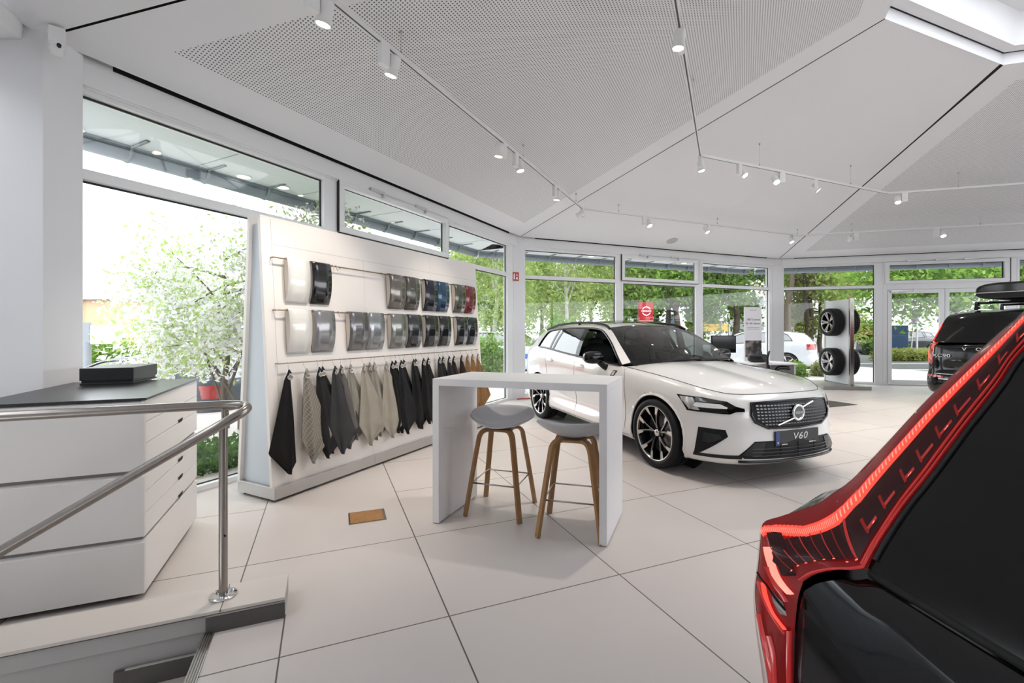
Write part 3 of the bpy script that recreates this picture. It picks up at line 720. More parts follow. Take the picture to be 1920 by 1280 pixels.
# ------------------------------------------------------------------ bar stools
oak = mat('oak_leg', (.33, .175, .07), .42, var=.25, scale=22)
shell = mat('grey_shell', (.56, .57, .60), .4, var=.01)
def stool():
    st = empty('bar_stool')
    # moulded shell: shallow seat, low curved back on the +y side
    P = []; na, nr = 40, 12
    for i in range(na):
        a = 2*pi*i/na; row = []
        ca, sa_ = cos(a), sin(a)
        for j in range(nr+1):
            r = j/nr
            w_ = .245*(1-.10*max(0, -sa_)); d_ = .19 if sa_ > 0 else .175
            x = ca*r*w_*(1+.06*abs(ca)); y = sa_*r*d_+.005
            back = max(0, sa_+.05)**1.0*r**2.2*.106
            side = abs(ca)**2*r**2.4*.066
            front = max(0, -sa_)**2*r**4*-.012
            z = .650+.018*r*r+back+side
            y += max(0, sa_)*r**3*.03
            row.append((x, y, z))
        P.append(row)
    m = MB(); m.grid(P, 0, True, True); m.build('seat', shell, st, solid=.012, merge=.0005)
    m = MB()
    m.box((-.095, -.095, .622), (.095, .095, .640)); m.build('seat_frame', oak, st, bevel=.006)
    for sx in (-1, 1):
        for sy in (-1, 1):
            m = MB(); path = catmull([(sx*.07, sy*.07, .634), (sx*.105, sy*.105, .630), (sx*.128, sy*.128, .600), (sx*.140, sy*.140, .54), (sx*.178, sy*.178, .27), (sx*.214, sy*.214, .0)], 22)
            rings = []
            for k, p in enumerate(path):
                q = path[min(k+1, len(path)-1)]-path[max(k-1, 0)]; T = Vector(q).normalized(); N = Vector((sx, -sy, 0)).normalized(); B = T.cross(N).normalized()
                wv, tv = .0225*(1-.18*k/21), .0125
                c = Vector(p); rings.append([tuple(c+N*a*wv+B*b_*tv) for a, b_ in ((-1, -1), (1, -1), (1, 1), (-1, 1))])
            v = [p for g in rings for p in g]; f = [(3, 2, 1, 0)]
            for k in range(len(rings)-1):
                for l in range(4): f.append((k*4+l, k*4+(l+1) % 4, k*4+4+(l+1) % 4, k*4+4+l))
            f.append(tuple(range(len(v)-4, len(v)))); m.add(v, f); m.build('leg', oak, st, bevel=.003)
    m = MB(); h = .245; k = .176
    m.tube([(-k, -k, h), (k, -k, h), (k, k, h), (-k, k, h)], .006, 8, closed=True); m.build('footrest', STEEL, st)
    return st
s1 = stool(); s1.location = (-.083, 3.565, 0); s1.rotation_euler = (0, 0, R(-18)); tag(s1, 'grey shell bar stool with oak legs under the table, open seat facing the stair', 'bar stool', 'bar stools at the table')
s2 = copy_tree(s1); s2.location = (.435, 3.225, 0); s2.rotation_euler = (0, 0, R(-15.5+180)); tag(s2, 'grey shell bar stool with low back turned to the stair, beside the right table leg', 'bar stool', 'bar stools at the table')
# floor socket cover
fb = empty('floor_box', (-1.089, 3.42, 0), 20.8, 'small wood and metal floor socket cover in the tiles', 'floor box')
m = MB(); m.box((-.132, -.112, 0), (.132, .112, .004)); m.build('rim', STEEL, fb, bevel=.001)
m = MB(); m.box((-.120, -.100, .003), (.112, .100, .0055)); m.build('lid', mat('worn_oak', (.34, .17, .06), .5, var=.35, scale=18), fb)
# ------------------------------------------------------------------ cars
CARGLASS = glass_mat('car_glass', (.42, .46, .45), .05)
CARDARK = glass_mat('car_privacy_glass', (.05, .055, .055), .15)
TYRE = mat('tyre_rubber', (.010, .010, .011), .6, spec=.25, var=.2, bump=.15, bscale=90)
RIMB = mat('rim_black', (.010, .010, .011), .2, coat=.5)
RIMS = mat('rim_machined', (.62, .61, .60), .22, metal=1., var=.03)
INTER = mat('car_interior', (.022, .021, .02), .7, var=.2)
LINING = mat('car_headlining', (.10, .10, .10), .8)
SEAM = mat('panel_gap', (.03, .03, .03), .7)
UNDER = mat('car_underbody', (.012, .012, .012), .8)
# key stations of the lower body, front centre -> round the left side -> rear centre : (x, y, [(inset, z) x 9])
BASE_KEYS = [
 (2.345, .00, [(.11,.18),(.035,.205),(.0,.255),(.0,.36),(.010,.47),(.012,.58),(.022,.68),(.040,.765),(.075,.822)]),
 (2.335, .25, [(.11,.18),(.035,.205),(.0,.255),(.0,.36),(.010,.47),(.012,.58),(.022,.68),(.042,.765),(.080,.822)]),
 (2.285, .50, [(.11,.18),(.035,.205),(.0,.255),(.0,.36),(.012,.48),(.015,.58),(.028,.68),(.055,.765),(.105,.815)]),
 (2.185, .68, [(.10,.18),(.035,.205),(.0,.26),(.0,.37),(.012,.48),(.012,.59),(.025,.69),(.055,.775),(.110,.822)]),
 (2.03,  .80, [(.09,.18),(.035,.205),(.0,.27),(.0,.38),(.010,.50),(.008,.61),(.016,.71),(.045,.80),(.100,.850)]),
 (1.85,  .870,[(.08,.18),(.035,.205),(.0,.28),(.0,.40),(.008,.52),(.004,.64),(.008,.74),(.035,.83),(.085,.885)]),
 (1.51,  .905,[(.06,.18),(.035,.21),(.0,.29),(.0,.42),(.004,.55),(.000,.68),(.004,.79),(.030,.88),(.080,.930)]),
 (1.12,  .915,[(.08,.18),(.040,.21),(.005,.29),(.012,.43),(.012,.57),(.004,.70),(.006,.82),(.026,.91),(.075,.965)]),
 (.70,   .912,[(.10,.18),(.045,.21),(.008,.28),(.035,.42),(.026,.57),(.010,.71),(.006,.84),(.022,.93),(.055,.995)]),
 (.10,   .912,[(.10,.18),(.045,.21),(.008,.28),(.048,.42),(.034,.57),(.014,.73),(.006,.87),(.022,.96),(.050,1.025)]),
 (-.60,  .915,[(.10,.19),(.045,.22),(.008,.29),(.045,.43),(.030,.58),(.012,.75),(.004,.90),(.022,1.00),(.055,1.072)]),
 (-1.10, .922,[(.09,.20),(.040,.23),(.004,.31),(.015,.45),(.014,.60),(.004,.77),(.002,.93),(.026,1.04),(.068,1.112)]),
 (-1.45, .920,[(.07,.21),(.035,.24),(.0,.33),(.0,.47),(.006,.61),(.0,.78),(.002,.94),(.030,1.06),(.080,1.128)]),
 (-1.85, .890,[(.07,.22),(.035,.25),(.0,.34),(.0,.48),(.008,.62),(.006,.78),(.010,.93),(.035,1.05),(.085,1.12)]),
 (-2.12, .815,[(.08,.23),(.035,.26),(.0,.36),(.0,.49),(.02,.62),(.02,.78),(.03,.92),(.05,1.03),(.095,1.10)]),
 (-2.30, .64, [(.09,.24),(.04,.27),(.0,.37),(.0,.50),(.03,.62),(.035,.77),(.05,.91),(.07,1.02),(.11,1.09)]),
 (-2.37, .34, [(.10,.25),(.045,.28),(.0,.38),(.0,.50),(.04,.62),(.05,.77),(.065,.91),(.085,1.02),(.12,1.09)]),
 (-2.385, .0, [(.10,.25),(.045,.28),(.0,.38),(.0,.50),(.04,.62),(.05,.77),(.065,.91),(.085,1.02),(.12,1.09)])]
BASE_R = [(.88,.765,1.03),(.57,.705,1.235),(.24,.612,1.405),(.02,.590,1.450),(-.40,.580,1.480),(-.90,.572,1.478),(-1.35,.562,1.454),(-1.84,.548,1.398),(-2.00,.61,1.29),(-2.13,.71,1.10)]
BASE_D = [(.82,None,1.0),(.49,None,1.225),(.17,None,1.377),(-.06,None,1.420),(-.45,None,1.436),(-.85,None,1.430),(-1.15,None,1.412),(-1.36,None,1.375),(-1.45,None,1.28),(-1.54,None,1.14)]
def ident(p): return p
class Car: pass
def make_car(name, loc, rz, paint_m, label, cat='car', keys=BASE_KEYS, RR=BASE_R, DD=BASE_D, wheel_r=.335, axles=(1.51, -1.362), track=.80, xf=ident, hi=True, glass_side=None, rim='ten', wheel_w=None, roofz=.035):
    C = Car(); C.root = root = empty(name, loc, rz, label, cat)
    NS = 300 if hi else 110; NT = 44 if hi else 22
    flat = [[k[0], k[1]]+[v for iz in k[2] for v in iz] for k in keys]
    dense = catmull(flat, 1500)
    S = arc_resample(dense, NS); S[0, 1] = 0; S[-1, 1] = 0
    tg = np.gradient(S[:, :2], axis=0); tg[0] = (0, 1); tg[-1] = (0, -1); tg /= np.linalg.norm(tg, axis=1)[:, None]
    nrm = np.stack([tg[:, 1], -tg[:, 0]], 1)
    G = np.zeros((NS, NT, 3))
    for i in range(NS):
        prof = catmull(S[i, 2:].reshape(9, 2), NT); ins, z = prof[:, 0], prof[:, 1]
        G[i, :, 0] = S[i, 0]-nrm[i, 0]*ins; G[i, :, 1] = S[i, 1]-nrm[i, 1]*ins; G[i, :, 2] = z
    G[0, :, 1] = 0; G[-1, :, 1] = 0
    RA = wheel_r+.045
    inside = np.zeros((NS, NT), bool); cell = .028 if hi else .06
    for xa in axles:
        dx = G[:, :, 0]-xa; dz = G[:, :, 2]-wheel_r; d = np.hypot(dx, dz)
        near = (np.abs(d-RA) < cell*.62) & (G[:, :, 1] > .4)
        f = np.where(near, RA/np.maximum(d, 1e-6), 1.)
        G[:, :, 0] = np.where(near, xa+dx*f, G[:, :, 0]); G[:, :, 2] = np.where(near, wheel_r+dz*f, G[:, :, 2])
        inside |= (np.hypot(G[:, :, 0]-xa, G[:, :, 2]-wheel_r) < RA-1e-4) & (G[:, :, 1] > .4)
    X = lambda p: xf(tuple(p))
    # panels
    mid = G[:, NT//2, 0]
    def kind(i):
        x = .5*(mid[i]+mid[i+1])
        if x > axles[0]+.36: return 'front_bumper'
        if x > .96: return 'fender'
        if x > -.215: return 'front_door'
        if x > -1.03: return 'rear_door'
        if x > -2.02: return 'quarter_panel'
        return 'rear_bumper'
    kinds = [kind(i) for i in range(NS-1)]
    C.parts = {}; bvv, bvf = [], []
    groups = []
    for k in ('front_bumper', 'fender', 'front_door', 'rear_door', 'quarter_panel', 'rear_bumper'):
        for sides in (((1, -1),) if 'bumper' in k else ((1,), (-1,))): groups.append((k, sides))
    if not hi: groups = [('body_shell', (1, -1))]
    for k, sides in groups:
        m = MB()
        for s_ in sides:
            idx = {}
            vs, fs = [], []
            def vid(i, j):
                if (i, j) not in idx: idx[(i, j)] = len(vs); p = G[i, j]; vs.append(X((p[0], p[1]*s_, p[2])))
                return idx[(i, j)]
            for i in range(NS-1):
                if hi and kinds[i] != k: continue
                for j in range(NT-1):
                    q = [(i, j), (i+1, j), (i+1, j+1), (i, j+1)]
                    if sum(inside[a] for a in q) >= 1: continue
                    fs.append([vid(*a) for a in q])
            m.add(vs, fs, 0, True); n = len(bvv); bvv += vs; bvf += [[a+n for a in f] for f in fs]
        o = m.build(k, paint_m, root, merge=.0008); C.parts.setdefault(k, []).append(o)
    C.G = G
    bvh0 = None
    # hood (Coons patch) : fender edge, front edge, cowl, centre
    top = G[:, -1, :]
    ic = int(np.argmin(np.abs(top[:, 0]-1.99)+(top[:, 1] < .3)*9)); ik = int(np.argmin(np.abs(top[:, 0]-.90)+(np.arange(NS) > NS*.6)*9))
    n = 28
    front = arc_resample(top[:ic+1], n); side = arc_resample(top[ic:ik+1], n)
    cowl = catmull([(1.07, 0, 1.035), (1.02, .40, 1.03), tuple(top[ik])], n)
    ctr = catmull([tuple(top[0]), (2.12, 0, .872), (1.7, 0, .94), (1.35, 0, .995), (1.07, 0, 1.035)], n); ctr = arc_resample(ctr, n)
    def coons(c0, c1, d0, d1):
        a = np.linspace(0, 1, len(d0)); b = np.linspace(0, 1, len(c0)); out = np.zeros((len(a), len(b), 3))
        for i, u in enumerate(a):
            for j, v in enumerate(b):
                out[i, j] = (1-u)*c0[j]+u*c1[j]+(1-v)*d0[i]+v*d1[i]-((1-u)*(1-v)*c0[0]+(1-u)*v*c0[-1]+u*(1-v)*c1[0]+u*v*c1[-1])
        return out
    def sym(P):  # mirror an (a, b>=0) patch to the full width
        Q = P[:, ::-1].copy(); Q[:, :, 1] *= -1
        return np.concatenate([Q[:, :-1], P], 1)
    H = coons(front, cowl, ctr, side)
    for i in range(n):
        for j in range(n):
            u, v = i/(n-1), j/(n-1); H[i, j, 2] += .022*sin(pi*v)*sin(pi*min(1, u*1.0))**.6 if u > 0 else 0
    C.hood = sym(H)
    m = MB(); m.grid([[X(p) for p in r] for r in C.hood]); C.ho = m.build('hood', paint_m, root, solid=.0 if not hi else 0)
    def addbv(P):
        n0 = len(bvv); a, b = P.shape[:2]
        for r in P:
            for p in r: bvv.append(X(p))
        for i in range(a-1):
            for j in range(b-1): bvf.append([n0+i*b+j, n0+i*b+j+1, n0+(i+1)*b+j+1, n0+(i+1)*b+j])
    addbv(C.hood)
    # greenhouse curves
    def ybelt(x):
        i = np.argmin(np.abs(top[:, 0]-x)+(np.arange(NS) < NS*.12)*9+(np.arange(NS) > NS*.88)*9); return top[i, 1], top[i, 2]
    def yside(x, z):
        yb, zb = ybelt(x); dz = z-zb; return yb-.36*dz-.50*dz*dz
    C.yside = yside
    Rc = catmull(RR, 200); nR = len(RR)-1
    seg = lambda a, b, n=40: catmull(RR, nR*40+1)[int(a*40):int(b*40)+1]
    Dl = [(x, yside(x, z), z) for x, _, z in catmull([(d[0], 0, d[2]) for d in DD], 160)]
    # windscreen
    ws_side = arc_resample(seg(0, 2.45), n)
    ws_bot = catmull([(1.06, 0, 1.033), (1.02, .40, 1.03), tuple(ws_side[0])], n)
    tp = ws_side[-1]; ws_top = catmull([(tp[0]+.075, 0, tp[2]+roofz*.6), (tp[0]+.055, tp[1]*.55, tp[2]+roofz*.45), tuple(tp)], n)
    ws_c = catmull([tuple(ws_bot[0]), ((ws_bot[0][0]+ws_top[0][0])/2+.03, 0, (ws_bot[0][2]+ws_top[0][2])/2+.03), tuple(ws_top[0])], n)
    W = sym(coons(ws_bot, ws_top, arc_resample(ws_c, n), ws_side))
    m = MB(); nn = W.shape[1]
    a0, b0 = 2, 3
    m.grid([[X(p) for p in r[b0:nn-b0]] for r in W[a0:n-a0]]); C.ws = m.build('windscreen', CARGLASS, root)
    m = MB()
    m.grid([[X(p) for p in r] for r in W[:a0+1]]); m.grid([[X(p) for p in r] for r in W[n-a0-1:]]); m.grid([[X(p) for p in r[:b0+1]] for r in W[a0:n-a0]]); m.grid([[X(p) for p in r[nn-b0-1:]] for r in W[a0:n-a0]])
    m.build('windscreen_frame', BLACKG, root); addbv(W)
    # roof
    iE = len(RR)-3
    rf_side = arc_resample(seg(2.45, iE), n); e_ = rf_side[-1]
    rf_end = catmull([(e_[0]-.09, 0, e_[2]+roofz*.7), (e_[0]-.07, e_[1]*.6, e_[2]+roofz*.5), tuple(e_)], n)
    rc = catmull([tuple(ws_top[0])]+[(x, 0, zz+roofz) for x, zz in [(RR[i][0], RR[i][2]) for i in range(4, iE)]]+[tuple(rf_end[0])], n)
    RF = sym(coons(ws_top, rf_end, arc_resample(rc, n), rf_side))
    m = MB(); m.grid([[X(p) for p in r] for r in RF]); m.build('roof', paint_m, root); addbv(RF)
    m = MB(); m.grid([[X((p[0], p[1]*.93, p[2]-.04)) for p in r] for r in RF]); m.build('headlining', LINING, root)
    if hi:
        m = MB(); m.grid([[X((p[0], p[1], p[2]+.004)) for p in r[12:nn-12]] for r in RF[4:17]]); m.build('glass_roof', BLACKG, root)
    # rear window and tailgate top
    tb_side = arc_resample(seg(iE, nR), n)
    irear = [i for i in range(NS) if i > NS*.8]
    tbt = tb_side[-1]; jr = int(np.argmin([abs(top[i, 1]-tbt[1])+(i < NS*.8)*9 for i in range(NS)]))
    tail = arc_resample(top[jr:][::-1], n)
    tb_side[-1] = tail[-1]; tb_side[-2] = .5*(tb_side[-3]+tb_side[-1])
    tc_ = catmull([tuple(rf_end[0]), ((rf_end[0][0]*.55+tail[0][0]*.45), 0, (rf_end[0][2]*.5+tail[0][2]*.5)), tuple(tail[0])], n)
    TG = sym(coons(rf_end, tail, arc_resample(tc_, n), tb_side)); C.TG = TG
    m = MB(); m.grid([[X(p) for p in r[b0:nn-b0]] for r in TG[3:n-2]]); C.rw = m.build('rear_window', CARDARK, root)
    m = MB(); m.grid([[X(p) for p in r] for r in TG[:4]]); m.grid([[X(p) for p in r] for r in TG[n-3:]]); m.grid([[X(p) for p in r[:b0+1]] for r in TG[3:n-2]]); m.grid([[X(p) for p in r[nn-b0-1:]] for r in TG[3:n-2]])
    C.tgf = m.build('tailgate_frame', paint_m, root); addbv(TG)
    # side frames : ruled between window opening and roof edge
    Re = arc_resample(catmull(RR, 400), 160)
    ap = arc_resample(np.concatenate([seg(0, nR)]), 160)
    for s_ in (1, -1):
        Y = lambda p: X((p[0], p[1]*s_, p[2]))
        m = MB(); m.grid([[Y(ap[i]*(1-t)+np.array(Dl[i])*t) for t in (0, .33, .66, 1)] for i in range(160)])
        bl = [tuple(top[i]) for i in range(NS) if DD[-1][0]-.5 < top[i][0] < DD[-1][0]+.02 and top[i][1] > .3 and i > NS*.4]
        # D-pillar foot and A-pillar foot fillers
        m.grid([[Y(p), Y((p[0]*.5+Dl[-1][0]*.5, p[1]*.5+Dl[-1][1]*.5+.0, p[2]*.4+Dl[-1][2]*.6)), Y(Dl[-1])] for p in bl]) if bl else None
        ep = [tuple(ap[-1]*(1-t)+np.array(Dl[-1])*t) for t in np.linspace(0, 1, 8)]
        eb = [min(((abs(top[i][0]-p[0]), tuple(top[i])) for i in range(int(NS*.45), int(NS*.93))))[1] for p in ep]
        m.grid([[Y(p), Y(q)] for p, q in zip(ep, eb)])
        m.build('pillar_frame', paint_m, root, merge=.0005)
        # black window surround and the three panes
        lo = lambda x: (x, yside(x, ybelt(x)[1]), ybelt(x)[1])
        loop = [Y((p[0], p[1]+.004, p[2])) for p in Dl]+[Y((lambda q: (q[0], q[1]+.004, q[2]+.006))(lo(x))) for x in np.linspace(DD[-1][0], DD[0][0], 40)]
        m = MB(); m.tube(loop, .013, 8, closed=True); m.build('window_trim', BLACKG, root)
        zt = lambda x: float(np.interp(-x, [-d[0] for d in Dl], [d[2] for d in Dl]))
        def pane(poly_b, poly_t, nm, mt, off_=-.002, nx=16, nz=10):
            P = []
            for i in range(nx+1):
                t = i/nx; xb = poly_b[0]+(poly_b[1]-poly_b[0])*t; xt = poly_t[0]+(poly_t[1]-poly_t[0])*t; zb = ybelt(xb)[1]; zz = max(zt(xt), zb+.01); row = []
                for k in range(nz+1):
                    u = k/nz; x = xb+(xt-xb)*u; z = zb+(zz-zb)*u; row.append(Y((x, yside(x, z)+off_, z)))
                P.append(row)
            q = MB(); q.grid(P); return q.build(nm, mt, root)
        gs = glass_side or CARDARK
        pane((DD[-1][0], -1.10), (DD[-3][0], -1.04), 'quarter_window', gs)
        pane((-1.10, -1.055), (-1.06, -1.0), 'window_divider', BLACKG, .003, 2); pane((-1.0, -.945), (-.92, -.87), 'window_divider', BLACKG, .003, 2); pane((-1.055, -1.0), (-1.0, -.92), 'rear_door_light', gs, -.002, 2)
        pane((-.945, -.26), (-.87, -.33), 'rear_door_window', gs)
        pane((-.26, -.16), (-.33, -.23), 'b_pillar', BLACKG, .002, 3)
        if not (hi and s_ < 0): pane((-.16, .79), (-.23, .45), 'front_door_window', CARGLASS if hi else gs)
    C.bvh = BVHTree.FromPolygons(bvv, bvf)
    # cabin
    m = MB(); fz = .45
    m.add([X(p) for p in ((.9, -.74, fz), (.9, .74, fz), (-1.9, .74, fz), (-1.9, -.74, fz))], [(0, 1, 2, 3)])
    for s_ in (1, -1):
        xs = np.linspace(1.0, -1.95, 20); m.grid([[X((x, s_*.70, fz)), X((x, s_*(min(.78, ybelt(x)[0]-.055)), ybelt(x)[1]-.015))] for x in xs])
        m.grid([[X((x, s_*(min(.78, ybelt(x)[0]-.055)), ybelt(x)[1]-.015)), X((x, s_*(ybelt(x)[0]-.004), ybelt(x)[1]))] for x in xs])
    m.grid([[X((.9, y, fz)), X((.96, y, .8)), X((1.0, y, .96)), X((.95, y, 1.0)), X((.60, y, 1.005)), X((.46, y, .97)), X((.42, y, .85)), X((.55, y, .62))] for y in np.linspace(-.76, .76, 9)])
    m.grid([[X((-1.95, y, fz)), X((-2.0, y, 1.0))] for y in np.linspace(-.72, .72, 5)])
    m.build('cabin_lining', INTER, root)
    if hi:
        for sx, sy in ((-.12, .37), (-.12, -.37), (-1.0, .40), (-1.0, -.40)):
            m = MB(); m.ball((sx, sy, .60), (.30, .26, .12), 16, 8, e=.6); m.ball((sx-.34, sy, .88), (.11, .25, .33), 16, 10, e=.65); m.ball((sx-.42, sy, 1.20 if sx > -.5 else 1.16), (.055, .13, .09), 12, 8, e=.7); m.build('seat', INTER, root)
        m = MB(); Ms = Matrix.Translation((.36, .37, 1.0)) @ Matrix.Rotation(R(-65), 4, 'Y'); m.tube([tuple(Ms @ Vector((.185*cos(a), .185*sin(a), 0))) for a in np.linspace(0, 2*pi, 33)[:-1]], .016, 8, closed=True)
        m.ball((.38, .37, .98), (.05, .09, .07)); m.tube([(.38, .37, .98), (.36, .20, 1.0)], .012, 6); m.tube([(.38, .37, .98), (.36, .54, 1.0)], .012, 6); m.build('steering_wheel', mat('steering_black', (.012, .012, .012), .5), root)
        m = MB(); m.ball((.28, 0, 1.33), (.03, .12, .05), 14, 8, e=.7); m.tube([(.28, 0, 1.35), (.24, 0, 1.43)], .012, 6); m.build('interior_mirror', BLACKM, root)
    # underbody and wheel housings
    m = MB(); ub = [i for i in range(0, NS, 6)]+[NS-1]
    rows = []
    for i in ub:
        p = G[i, 0]; yy = p[1]
        for xa in axles:
            if abs(p[0]-xa) < RA+.02: yy = min(yy, .56)
        rows.append([X((p[0], yy*t, p[2]+.01)) for t in (1, .5, 0, -.5, -1)])
    m.grid(rows, 0, False)
    for xa in axles:
        for s_ in (1, -1):
            angs = np.linspace(-.35, pi+.35, 26)
            q = []
            for a in angs:
                x, z = xa+RA*cos(a), wheel_r+RA*sin(a); k = np.argmin(((G[:, :, 0]-x)**2+(G[:, :, 2]-z)**2+(G[:, :, 1] < .4)*9).ravel()); yo = G.reshape(-1, 3)[k][1]
                q.append([X((x, s_*(yo-.001), z)), X((x, s_*.56, z))])
            m.grid(q)
            m.add([X((xa+RA*cos(a), s_*.56, wheel_r+RA*sin(a))) for a in np.linspace(0, 2*pi, 26)[:-1]], [tuple(range(25))])
    m.build('underbody', UNDER, root)
    if hi:
        for xa in axles:
            for s_ in (1, -1):
                pth = []
                for a in np.linspace(-.28, pi+.28, 40):
                    x, z = xa+(RA-.002)*cos(a), wheel_r+(RA-.002)*sin(a); k = np.argmin(((G[:, :, 0]-x)**2+(G[:, :, 2]-z)**2+(G[:, :, 1] < .4)*9).ravel()); yo = G.reshape(-1, 3)[k][1]
                    pth.append(X((x, s_*(yo-.002), z)))
                q = MB(); q.tube(pth, .010, 8); q.build('arch_lip', paint_m, root)
    # wheels
    def wheel(xa, s_, first=[None]):
        wr = wheel_w or wheel_r; wd = .118
        m = MB(); Mw = frame(X((xa, s_*track, 0))[:2]+(wr,), 0) @ Matrix.Rotation(R(-90*s_), 4, 'X')     # local z = outward
        rr = wr*(.795 if hi and rim == 'ten' else .735)
        m.lathe([(rr, -wd), (wr*.90, -wd*1.02), (wr*.97, -wd*.93), (wr, -wd*.72), (wr, -wd*.1), (wr*.994, -wd*.08), (wr*.994, 0), (wr, .02*wd), (wr, wd*.70), (wr*.975, wd*.93), (wr*.90, wd*1.02), (max(wr*.80, rr+.012), wd*1.0), (rr, wd*.90)], 56 if hi else 28, 0, Mw)
        w_ = m.build('wheel', TYRE, root)
        m = MB(); m.lathe([(rr, -wd), (rr*.93, -wd*.7), (rr*.92, wd*.5), (rr*.95, wd*.82), (rr, wd*.90)], 48 if hi else 24, 0, Mw); m.lathe([(0, wd*.0), (rr*.6, -.02), (rr*.93, -wd*.5)], 32, 0, Mw)
        m.build('rim_barrel', RIMB, w_)
        m = MB(); m.lathe([(rr*.955, wd*.86), (rr*.97, wd*.93), (rr*1.0, wd*.94), (rr*1.006, wd*.88)], 56 if hi else 24, 0, Mw); m.build('rim_flange', RIMS, w_)
        m1, m2 = MB(), MB(); N = 10 if rim == 'ten' else 5
        for k in range(N):
            a = 2*pi*k/N+(0 if s_ > 0 else .12); tw_ = .27*(-1 if k % 2 else 1) if N == 10 else 0.
            def sp_(r, da, h): return tuple(Mw @ Vector((r*cos(a+da), r*sin(a+da), h)))
            wi, wo = (.10, .145) if N == 10 else (.16, .20)
            rs = [rr*t for t in (.17, .35, .55, .75, .955)]; hs = [wd*t for t in (.50, .62, .72, .80, .86)]
            def off_(r): return tw_*max(0, 1-(r/rr-.17)/.785)**1.3
            for mm, wa, dh in ((m1, 1., 0),):
                L = []
                for r, h in zip(rs, hs):
                    hw = (.034+.020*(r/rr))*(1.0 if N == 10 else 1.5)/r*wr*.62; o_ = off_(r)
                    L.append([sp_(r, o_-hw, h-.03), sp_(r, o_-hw, h), sp_(r, o_+hw, h), sp_(r, o_+hw, h-.03)])
                mm.grid(L, 0, False)
            if N == 10:
                for sg in (1,):
                    L = []
                    for r, h in zip(rs, hs):
                        hw = .0055/r*wr*2.2*.45; o_ = off_(r)-(.034+.020*(r/rr))/r*wr*.62*.55; L.append([sp_(r, o_-hw, h+.0015), sp_(r, o_+hw, h+.0015)])
                    m2.grid(L, 0, False)
                r1, r2, h1, h2 = rr*.66, rr*.955, hs[2]+.007, hs[4]+.0015; o1, o2 = off_(r1), off_(r2)
                m2.add([sp_(r1, o1+.02, h1), sp_(r2, o2-.05, h2), sp_(r2, o2+.125, h2), sp_(r1*1.08, o1+.115, h1)], [(0, 1, 2, 3)])
            else:
                for sg in (-1, 1):
                    L = []
                    for r, h in zip(rs, hs): L.append([sp_(r, off_(r)+sg*.075*(.6+.4*rr/r*.5)-.055, h+.0015), sp_(r, off_(r)+sg*.075*(.6+.4*rr/r*.5)+.055, h+.0015)])
                    m2.grid(L, 0, False)
        m1.build('spokes', RIMB, w_); m2.build('spoke_faces', RIMS, w_)
        m = MB(); m.lathe([(0, wd*.66), (rr*.10, wd*.65), (rr*.135, wd*.58), (rr*.14, wd*.4)], 20, 0, Mw); m.build('hub_cap', RIMS if N == 10 else RIMB, w_)
        if hi:
            m = MB(); m.lathe([(rr*.2, .0), (rr*.74, 0.), (rr*.74, -.02)], 32, 0, Mw); m.build('brake_disc', mat('brake_steel', (.25, .25, .25), .4, metal=1.), w_)
        return w_
    for xa in axles:
        for s_ in (1, -1): wheel(xa, s_)
    C.X = X; C.Y = None
    return C

def project(C, poly, origin, direc, uax, vax, off=.003, thick=.012, cuts=3, mi=0, M=None):
    """outline in the (uax, vax) plane thrown along direc on to the body, offset outwards; returns an MB with a rim going inwards"""
    bm = bmesh.new(); o = Vector(origin); u = Vector(uax); v = Vector(vax); d = Vector(direc).normalized()
    vs = [bm.verts.new((a, b, 0)) for a, b in poly]; f = bm.faces.new(vs)
    bmesh.ops.triangulate(bm, faces=[f])
    for _ in range(cuts):
        ed = [e for e in bm.edges if e.calc_length() > .05]
        if not ed: break
        bmesh.ops.subdivide_edges(bm, edges=ed, cuts=1); bmesh.ops.triangulate(bm, faces=[f for f in bm.faces if len(f.verts) > 4])
    bm.verts.ensure_lookup_table()
    pos, nor = [], []; last = None
    for w_ in bm.verts:
        p = o+u*w_.co.x+v*w_.co.y
        h, n_, _, _ = C.bvh.ray_cast(p-d*3, d, 8)
        if h is None:
            h, n_, _, _ = C.bvh.find_nearest(p)
        if n_.dot(d) > 0: n_ = -n_
        pos.append(h); nor.append(n_)
    m = MB(); n0 = len(pos)
    m.add([p+n_*off for p, n_ in zip(pos, nor)], [tuple(x.index for x in f.verts) for f in bm.faces], mi, True)
    bd = [e for e in bm.edges if e.is_boundary]
    if thick:
        for e in bd:
            a, b = e.verts[0].index, e.verts[1].index
            m.add([pos[a]+nor[a]*off, pos[b]+nor[b]*off, pos[b]+nor[b]*(off-thick), pos[a]+nor[a]*(off-thick)], [(0, 1, 2, 3)], mi)
    m.edge = [(pos[i]+nor[i]*off) for i in range(len(poly))]
    bm.free(); return m
def cast(C, p, d):
    p, d = Vector(p), Vector(d).normalized(); h, n_, _, _ = C.bvh.ray_cast(p-d*3, d, 8)
    if h is None: h, n_, _, _ = C.bvh.find_nearest(p)
    if n_.dot(d) > 0: n_ = -n_
    return h, n_
def seam(C, pts, d, r=.0022, off=.0005):
    out = []
    P = arc_resample(np.array(pts, float), max(8, len(pts)*6))
    for p in P: h, n_ = cast(C, p, d); out.append(h+n_*off)
    m = MB(); m.tube(out, r, 6); return m
def pr3(C, pts, d, off=.003, thick=.012, cuts=3, s=1):
    """outline given as body points (left side), thrown along d; s = -1 mirrors it to the right side"""
    d = Vector((d[0], d[1]*s, d[2])).normalized(); v = Vector((0, 0, 1)); v = (v-d*v.dot(d)).normalized(); u = v.cross(d)
    P = [Vector((p[0], p[1]*s, p[2])) for p in pts]
    return project(C, [(p.dot(u), p.dot(v)) for p in P], (0, 0, 0), d, u, v, off, thick, cuts)
PEARL = mat('pearl_white', (.82, .81, .80), .22, coat=1., var=.01)
